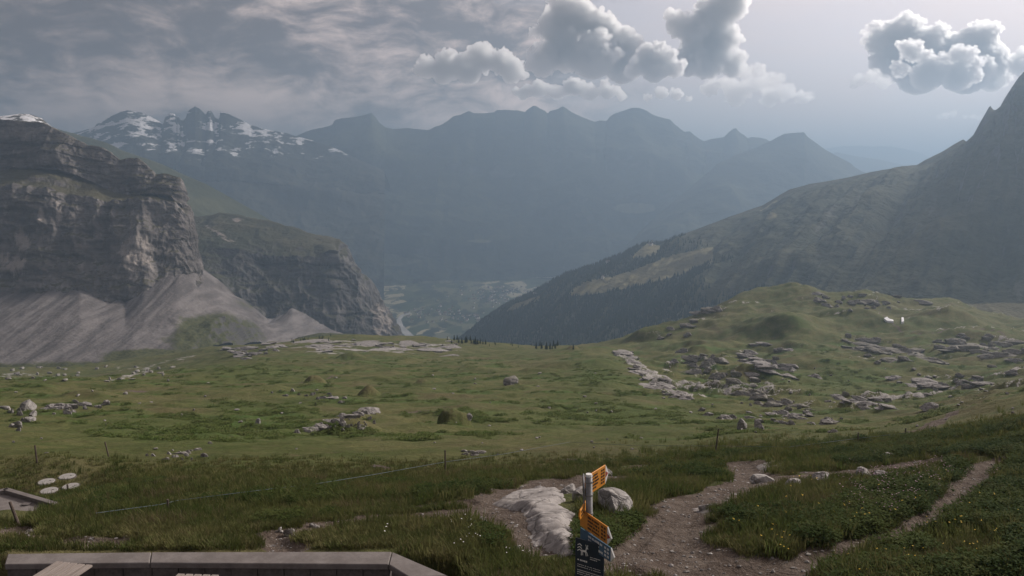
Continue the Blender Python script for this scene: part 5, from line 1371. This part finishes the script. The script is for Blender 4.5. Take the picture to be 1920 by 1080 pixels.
def scatter(name, X, Y, scl, srcs, label, cat, dz=0.0):
    Z = gz(X, Y) + dz
    n = len(X)
    me = bpy.data.meshes.new(name); me.vertices.add(n); me.vertices.foreach_set("co", np.stack([X, Y, Z], -1).astype(np.float32).ravel())
    for a, v in (("scl", scl), ("rz", RNG.uniform(0, 6.283, n))):
        at = me.attributes.new(a, 'FLOAT', 'POINT'); at.data.foreach_set("value", np.asarray(v, np.float32))
    at = me.attributes.new("idx", 'INT', 'POINT'); at.data.foreach_set("value", RNG.integers(0, len(srcs), n).astype(np.int32))
    o = link(name, me)
    t = bpy.data.node_groups.new(name, 'GeometryNodeTree')
    t.interface.new_socket("Geometry", in_out='INPUT', socket_type='NodeSocketGeometry'); t.interface.new_socket("Geometry", in_out='OUTPUT', socket_type='NodeSocketGeometry')
    gi, go = t.nodes.new('NodeGroupInput'), t.nodes.new('NodeGroupOutput')
    join = t.nodes.new('GeometryNodeJoinGeometry')
    def named(nm, tp):
        nd = t.nodes.new('GeometryNodeInputNamedAttribute'); nd.data_type = tp; nd.inputs['Name'].default_value = nm
        return nd.outputs['Attribute']
    sclo, rzo, idxo = named("scl", 'FLOAT'), named("rz", 'FLOAT'), named("idx", 'INT')
    cx = t.nodes.new('ShaderNodeCombineXYZ'); t.links.new(rzo, cx.inputs[2])
    for k, s in enumerate(srcs):
        cmp_ = t.nodes.new('FunctionNodeCompare'); cmp_.data_type = 'INT'; cmp_.operation = 'EQUAL'
        t.links.new(idxo, cmp_.inputs['A'] if cmp_.inputs['A'].type == 'INT' else [i for i in cmp_.inputs if i.type == 'INT'][0])
        [i for i in cmp_.inputs if i.type == 'INT'][1].default_value = k
        oi = t.nodes.new('GeometryNodeObjectInfo'); oi.inputs['Object'].default_value = s; oi.inputs['As Instance'].default_value = True
        ip = t.nodes.new('GeometryNodeInstanceOnPoints')
        t.links.new(gi.outputs[0], ip.inputs['Points']); t.links.new(cmp_.outputs[0], ip.inputs['Selection']); t.links.new(oi.outputs['Geometry'], ip.inputs['Instance'])
        t.links.new(cx.outputs[0], ip.inputs['Rotation']); t.links.new(sclo, ip.inputs['Scale'])
        t.links.new(ip.outputs[0], join.inputs[0])
    t.links.new(join.outputs[0], go.inputs[0])
    md = o.modifiers.new("scatter", 'NODES'); md.node_group = t
    tag(o, label, cat, kind="stuff")
    return o
def sample(n, y0, y1, umax=0.76, power=1.0):
    """points spread so that the far ones are thinner on the ground"""
    u = RNG.uniform(-umax, umax, n); Y = np.exp(RNG.uniform(math.log(y0), math.log(y1), n))
    return u * Y, Y
M_grass = mat_leaf("ungrazed_grass", (0.062, 0.084, 0.023), (0.118, 0.124, 0.043), (0.165, 0.145, 0.066), 0.45, 0.35)
M_lawn = mat_leaf("short_grass", (0.074, 0.094, 0.027), (0.125, 0.124, 0.047), (0.185, 0.155, 0.078), 0.25, 0.6)
M_herb = mat_leaf("dark_herbs", (0.034, 0.056, 0.015), (0.062, 0.084, 0.023), (0.092, 0.105, 0.034), 0.35, 0.4)
M_dock = mat_leaf("bright_docks", (0.085, 0.120, 0.032), (0.110, 0.135, 0.042), (0.130, 0.140, 0.055), 0.25, 0.3)
M_fy = mat_plain("yellow_petals", (0.55, 0.36, 0.03), (0.65, 0.45, 0.06), 20, 0.7, 0.0)
M_fw = mat_plain("white_petals", (0.50, 0.48, 0.45), (0.62, 0.60, 0.58), 20, 0.7, 0.0)
M_fp = mat_plain("mauve_petals", (0.26, 0.15, 0.20), (0.36, 0.22, 0.28), 20, 0.7, 0.0)
grass_src = [hidden_src("grass_tuft", tuft_mesh("grass_tuft", 26, 0.23, 0.15, 0.0070, 500 + i, 0.75), M_grass) for i in range(3)]
lawn_src = [hidden_src("short_tuft", tuft_mesh("short_tuft", 30, 0.12, 0.15, 0.006, 510 + i, 0.8), M_lawn) for i in range(3)]
herb_src = [hidden_src("herb_clump", herb_mesh("herb_clump", 110, 0.30, 0.28, 0.062, 520 + i), M_herb) for i in range(3)]
dock_src = [hidden_src("dock_clump", herb_mesh("dock_clump", 60, 0.32, 0.45, 0.16, 530 + i), M_dock) for i in range(3)]
def bare(X, Y): return np.maximum(gattr(dirt, X, Y), gattr(rock, X, Y))
OFF_SLAB = [[(912, 956), (925, 938), (1000, 906), (1062, 916), (1092, 960), (1092, 1060), (1000, 1056), (975, 1010), (930, 985)], [(1062, 905), (1125, 905), (1120, 942), (1065, 940)], [(-80, 984), (40, 980), (106, 950), (12, 922), (-80, 936)], [(0, 1032), (740, 1028), (870, 1095), (0, 1200)]]
def clear_of_slabs(X, Y):
    px, py = pix(np.stack([X, Y, gz(X, Y)], -1)); ok = np.ones(len(X), bool)
    for p in OFF_SLAB: ok &= ~inpoly(px, py, p)
    for (cx_, cy_) in ((87, 904), (126, 896), (92, 922), (133, 913)):
        c = hit(cx_, cy_); ok &= np.hypot(X - c[0], Y - c[1]) > 0.42
    return ok, px, py
X, Y = sample(150000, 10.2, 62)
ok, px, py = clear_of_slabs(X, Y)
tl_ = gattr(tall, X, Y); br = bare(X, Y)
d_ = fbm2(X / 2.2, Y / 2.2, 3, 601)
k = ok & (tl_ ** 1.4 > RNG.random(len(X)) * 0.9) & (br < 0.30 + 0.2 * d_) & (RNG.random(len(X)) < (0.45 + 0.8 * d_) * (1 - 0.75 * sst(Y, 24, 42)))
scatter("tall_grass", X[k], Y[k], RNG.uniform(.55, 1.15, k.sum()) * (0.85 + 0.5 * d_[k]) * np.clip(1.2 - br[k] * 2, .3, 1) * RNG.choice([.55, .8, 1.0, 1.35], k.sum()), grass_src, "ungrazed dark green grass inside the rope fence", "grass")
X, Y = sample(110000, 10.2, 52)
ok, px, py = clear_of_slabs(X, Y)
tl_ = gattr(tall, X, Y); br = bare(X, Y); d_ = fbm2(X / 1.5, Y / 1.5, 3, 602)
k = ok & (br < 0.46 + 0.25 * d_) & ((tl_ < 0.7) | (d_ > 0.0) | (br > 0.1)) & (RNG.random(len(X)) < 0.85 * (1 - sst(Y, 17, 36)))
scatter("short_grass", X[k], Y[k], RNG.uniform(.5, 1.15, k.sum()), lawn_src, "short trodden turf beside path and wall", "grass")
X, Y = sample(60000, 10.2, 60)
ok, px, py = clear_of_slabs(X, Y)
d_ = fbm2(X / 3.0, Y / 2.4, 4, 606)
k = ok & (gattr(tall, X, Y) > 0.3) & (bare(X, Y) < 0.35) & (d_ > 0.18) & (RNG.random(len(X)) < 0.6 * (1 - 0.8 * sst(Y, 22, 40)))
M_stem = mat_leaf("dry_stems", (0.105, 0.085, 0.045), (0.150, 0.120, 0.066), (0.190, 0.150, 0.090), 0.3, 0.5)
scatter("dry_stems", X[k], Y[k], RNG.uniform(.5, 1.1, k.sum()), [hidden_src("stem_tuft", tuft_mesh("stem_tuft", 12, 0.30, 0.15, 0.0045, 540 + i, 0.5), M_stem) for i in range(2)], "dry brown stems standing among the near grass", "grass")
X, Y = sample(40000, 10.2, 60)
ok, px, py = clear_of_slabs(X, Y)
tl_ = gattr(tall, X, Y); br = bare(X, Y); d_ = fbm2(X / 3.5, Y / 2.6, 4, 603) + 0.28 * sst(px, 1480, 1750) + 0.15 * np.exp(-((px - 840) / 90) ** 2 - ((py - 905) / 22) ** 2)
k = ok & (tl_ > 0.45 + 0.4 * RNG.random(len(X))) & (br < 0.2) & (d_ > 0.16)
scatter("leafy_herbs", X[k], Y[k], RNG.uniform(.45, 1.1, k.sum()), herb_src, "dark leafy herbs growing in clumps on the near slope", "herbs")
X, Y = sample(90000, 40, 330)
lu = gattr(lush, X, Y); d_ = fbm2(X / 5, Y / 4, 4, 604)
k = (gattr(tall, X, Y) < 0.5) & (bare(X, Y) < 0.3) & (lu > 0.35) & (d_ > 0.05) & (RNG.random(len(X)) < lu * 0.95)
scatter("meadow_docks", X[k], Y[k], RNG.uniform(.5, 1.2, k.sum()) * (0.8 + Y[k] / 260), dock_src, "bright green docks in the hollows of the pasture", "herbs", -0.05)
for nm, m, cx_, n, sd, lab in (("yellow_flowers", M_fy, (1650, 1000, 330, 90), 80, 1, "yellow flowers dotted over the right near slope"), ("white_flowers", M_fw, (860, 1035, 170, 40), 10, 2, "tiny white flowers in the turf behind the wall"), ("mauve_flowers", M_fp, (1720, 920, 120, 50), 160, 3, "mauve seed heads along the narrow path")):
    X, Y = sample(40000, 10.5, 45)
    ok, px, py = clear_of_slabs(X, Y)
    d_ = fbm2(X / 1.6, Y / 1.6, 3, 620 + sd)
    k = np.nonzero(ok & (bare(X, Y) < 0.2) & (np.exp(-((px - cx_[0]) / cx_[2]) ** 2 - ((py - cx_[1]) / cx_[3]) ** 2) * (1.0 + 1.2 * d_) > RNG.random(len(X)) * 0.9 + 0.12))[0][:n]
    src = [hidden_src("flower_head", flower_mesh("flower_head", 700 + sd * 5 + i), m) for i in range(2)]
    scatter(nm, X[k], Y[k], RNG.uniform(.6, 1.1, len(k)), src, lab, "flowers")

# ------------------------------------------------------------------ spruces on the rim, wood on the far slope, houses in the valley
def spruce(h, seed):
    rg = np.random.default_rng(seed); V, F = [], []
    tiers = 9
    for t in range(tiers):
        z = h * (0.10 + 0.86 * t / tiers); R = h * 0.22 * (1 - t / tiers) ** 0.8 + h * 0.02; n = 9
        a0 = rg.uniform(0, 6)
        for j in range(n):
            a = a0 + 6.283 * j / n + rg.normal() * .15; r = R * rg.uniform(.7, 1.15); b = len(V)
            dx, dy = math.cos(a), math.sin(a); w = r * .34
            V += [(0, 0, z + h * .10), (dx * r * .6 - dy * w, dy * r * .6 + dx * w, z + h * .015), (dx * r, dy * r, z - h * .03), (dx * r * .6 + dy * w, dy * r * .6 - dx * w, z + h * .015)]
            F += [(b, b + 1, b + 2), (b, b + 2, b + 3)]
    cr = mesh_np("crown", np.array(V), F, False); cr.materials.append(M_spruce)
    mb = MB().tube((0, 0, -0.3), (0, 0, h * 0.97), h * 0.022, h * 0.004, 6)
    tr = bpy.data.meshes.new("trunk"); tr.from_pydata(mb.v, [], mb.f); tr.materials.append(M_bark)
    return cr, tr
SPR = [spruce(5.0, 800 + i) for i in range(4)]
q = random.Random(12)
tree_px = [(q.gauss(862, 16), q.uniform(634, 640), q.uniform(.7, 1.1)) for _ in range(16)] + [(q.gauss(885, 14), q.uniform(636, 641), q.uniform(.7, 1.2)) for _ in range(10)] + [(q.gauss(1022, 12), q.uniform(645, 650), q.uniform(.6, 1.2)) for _ in range(14)] + \
          [(q.uniform(905, 1000), q.uniform(642, 650), q.uniform(.3, .6)) for _ in range(8)] + [(q.uniform(540, 625), q.uniform(630, 640), q.uniform(.4, .8)) for _ in range(16)] + [(1075, 656, .8), (1043, 648, .5)]
for (a, b, s) in tree_px:
    c = hit(a, b)
    if c[1] > 640: c = hit(a, b + 8)
    z = float(gz(c[0], c[1]))
    r_ = empty("spruce_tree", (c[0], c[1], z), q.uniform(0, 6)); s *= 0.75; r_.scale = (s, s, s)
    tag(r_, "dark young spruce on the pasture rim before the valley", "tree", "spruces along the rim")
    cr, tr = SPR[q.randrange(4)]
    link("crown", cr, None, r_); link("trunk", tr, None, r_)
def far_wood():
    """the wood on the shaded slope reads as one mass"""
    rg = np.random.default_rng(31)
    P = PR[:, :].reshape(-1, 3); T = TR.reshape(-1)
    px, py = pix(P)
    n = fbm3(P[:, 0] / 75, P[:, 1] / 75, P[:, 2] / 75, 4, 301)
    ok = (T < 2.97) & (T > 0.6) & (px < 1560)
    for c in CLEAR: ok &= ~inpoly(px, py, c)
    dens = np.clip(1.15 - sst(px, 1180, 1500) * 1.5 + n * 1.1 - 0.9 * sst(500 - py + (px - 1150) * -0.0, 0, 120), 0, 1)
    idx = np.nonzero(ok & (dens > 0.35))[0]
    w = dens[idx] * np.linalg.norm(P[idx], axis=1) ** 1.2; w /= w.sum()
    pick = rg.choice(idx, 19000, p=w)
    V, F = [], []
    ang = np.linspace(0, 6.283, 5, endpoint=False)
    jit = rg.normal(size=(len(pick), 3)) * np.array([7, 7, 0])
    # jitter within the local facet
    nc = PR.shape[1]
    b = 0
    for i, k in enumerate(pick):
        r_, c_ = divmod(k, nc)
        r2, c2 = min(r_ + 1, PR.shape[0] - 1), min(c_ + 1, nc - 1)
        s, t = rg.random(2)
        p = PR[r_, c_] * (1 - s) * (1 - t) + PR[r2, c_] * s * (1 - t) + PR[r_, c2] * (1 - s) * t + PR[r2, c2] * s * t
        h = rg.uniform(4, 8.5); R = h * rg.uniform(.20, .30)
        V.append(np.stack([np.append(p[0] + R * np.cos(ang), p[0]), np.append(p[1] + R * np.sin(ang), p[1]), np.append(np.full(5, p[2] + h * .02 - 1), p[2] + h)], -1))
        F.append(np.array([(b + j, b + (j + 1) % 5, b + 5) for j in range(5)])); b += 6
    o = link("forest", mesh_np("forest", np.concatenate(V), np.concatenate(F), False), M_spruce)
    tag(o, "dark conifer wood covering the lower shaded mountainside", "forest", kind="stuff")
far_wood()
def house_mesh(w, l, h, seed):
    me = bpy.data.meshes.new("house_walls"); b = MB().prism([(-w / 2, -l / 2), (w / 2, -l / 2), (w / 2, l / 2), (-w / 2, l / 2)], -2, h)
    b.add([(-w / 2, -l / 2, h), (w / 2, -l / 2, h), (0, -l / 2, h + w * .38)], [(0, 1, 2)]); b.add([(-w / 2, l / 2, h), (w / 2, l / 2, h), (0, l / 2, h + w * .38)], [(0, 2, 1)])
    me.from_pydata(b.v, [], b.f); me.materials.append(M_house)
    rf = bpy.data.meshes.new("house_roof"); e = 0.8; zz = h + w * .38 + .35
    vs = [(-w / 2 - e, -l / 2 - e, h - .25), (0, -l / 2 - e, zz), (w / 2 + e, -l / 2 - e, h - .25), (-w / 2 - e, l / 2 + e, h - .25), (0, l / 2 + e, zz), (w / 2 + e, l / 2 + e, h - .25)]
    vs += [(x, y, z - .35) for x, y, z in vs]
    rf.from_pydata(vs, [], [(0, 1, 4, 3), (1, 2, 5, 4), (6, 9, 10, 7), (7, 10, 11, 8), (0, 3, 9, 6), (2, 8, 11, 5), (0, 6, 7, 1), (1, 7, 8, 2), (3, 4, 10, 9), (4, 5, 11, 10)]); rf.materials.append(M_roof)
    return me, rf
HM = [house_mesh(q.uniform(11, 15), q.uniform(13, 20), q.uniform(6, 10), i) for i in range(5)]
def house(P, rz, label, group, s=1.0):
    r_ = empty("house", tuple(P), rz); r_.scale = (s, s, s); tag(r_, label, "house", group)
    w_, f_ = HM[q.randrange(5)]
    link("wall", w_, None, r_); link("roof", f_, None, r_)
def on_valley(px, py):
    x, y, z = ray(px, py); Y = 2400.0
    for _ in range(6): Y = float(valley_z(x / y * Y, Y)) / (z / y)
    return np.array([x / y * Y, Y, float(valley_z(x / y * Y, Y))])
n_h = 0
while n_h < 150:
    if q.random() < .62: px_, py_ = q.gauss(945, 42), q.gauss(553, 11)
    else: px_, py_ = q.gauss(850, 50), q.gauss(592, 9)
    if not (755 < px_ < 1030 and 535 < py_ < 625): continue
    house(on_valley(px_, py_), q.uniform(0, 3.1), "tiny pale house in the village on the valley floor", "village houses in the valley", q.uniform(.42, .62)); n_h += 1
def on_right(px, py):
    a, b = pix(PR); d = np.hypot(a - px, b - py) + 1e-4 * np.linalg.norm(PR, axis=-1) * 0.02
    return PR.reshape(-1, 3)[int(np.argmin(d))]
for (a, b) in ((1098, 527), (1106, 525), (1131, 522), (1003, 553), (1218, 460), (1222, 455), (1140, 493)):
    house(on_right(a, b), q.uniform(0, 3), "small white farmhouse in a clearing on the shaded slope", "farmhouses on the shaded slope", 0.45)
# river gravel and road in the valley
rv = [on_valley(*p) for p in ((772, 588), (755, 592), (748, 600), (750, 612), (758, 622), (770, 632))]
V = []
for i, p in enumerate(rv):
    t = rv[min(i + 1, len(rv) - 1)] - rv[max(i - 1, 0)]; nrm = np.array([-t[1], t[0], 0]) / np.hypot(t[0], t[1]); w_ = (5, 6, 7, 10, 13, 12)[i]
    V += [p + nrm * w_ + [0, 0, 2], p - nrm * w_ + [0, 0, 2]]
tag(link("river", mesh_np("river", np.array(V), [(2 * i, 2 * i + 1, 2 * i + 3, 2 * i + 2) for i in range(len(rv) - 1)], True), mat_plain("river_gravel", (0.30, 0.29, 0.28), (0.45, 0.44, 0.43), 0.02, 0.9, 0.1)), "pale gravel river bed on the valley floor", "river", kind="structure")

# ------------------------------------------------------------------ tell the members of each small group apart by their order from the left
ORD = "first second third fourth fifth sixth seventh eighth ninth tenth eleventh twelfth thirteenth fourteenth fifteenth sixteenth seventeenth eighteenth nineteenth twentieth".split()
TENS = {20: "twenty", 30: "thirty", 40: "forty"}
def ordinal(i):
    if i <= 20: return ORD[i - 1]
    t, u = i // 10 * 10, i % 10
    return (TENS[t][:-1] + "ieth") if u == 0 else TENS[t] + "-" + ORD[u - 1]
by = {}
for o in list(COL.objects):
    if o.parent is None and o.get("group") and o.get("label"): by.setdefault((o["group"], o["label"]), []).append(o)
for (grp, lab), lst in by.items():
    if 1 < len(lst) <= 49:
        lst.sort(key=lambda o: float(pix(np.array(o.location))[0]))
        for i, o in enumerate(lst): o["label"] = lab + ", " + ordinal(i + 1) + " from the left"
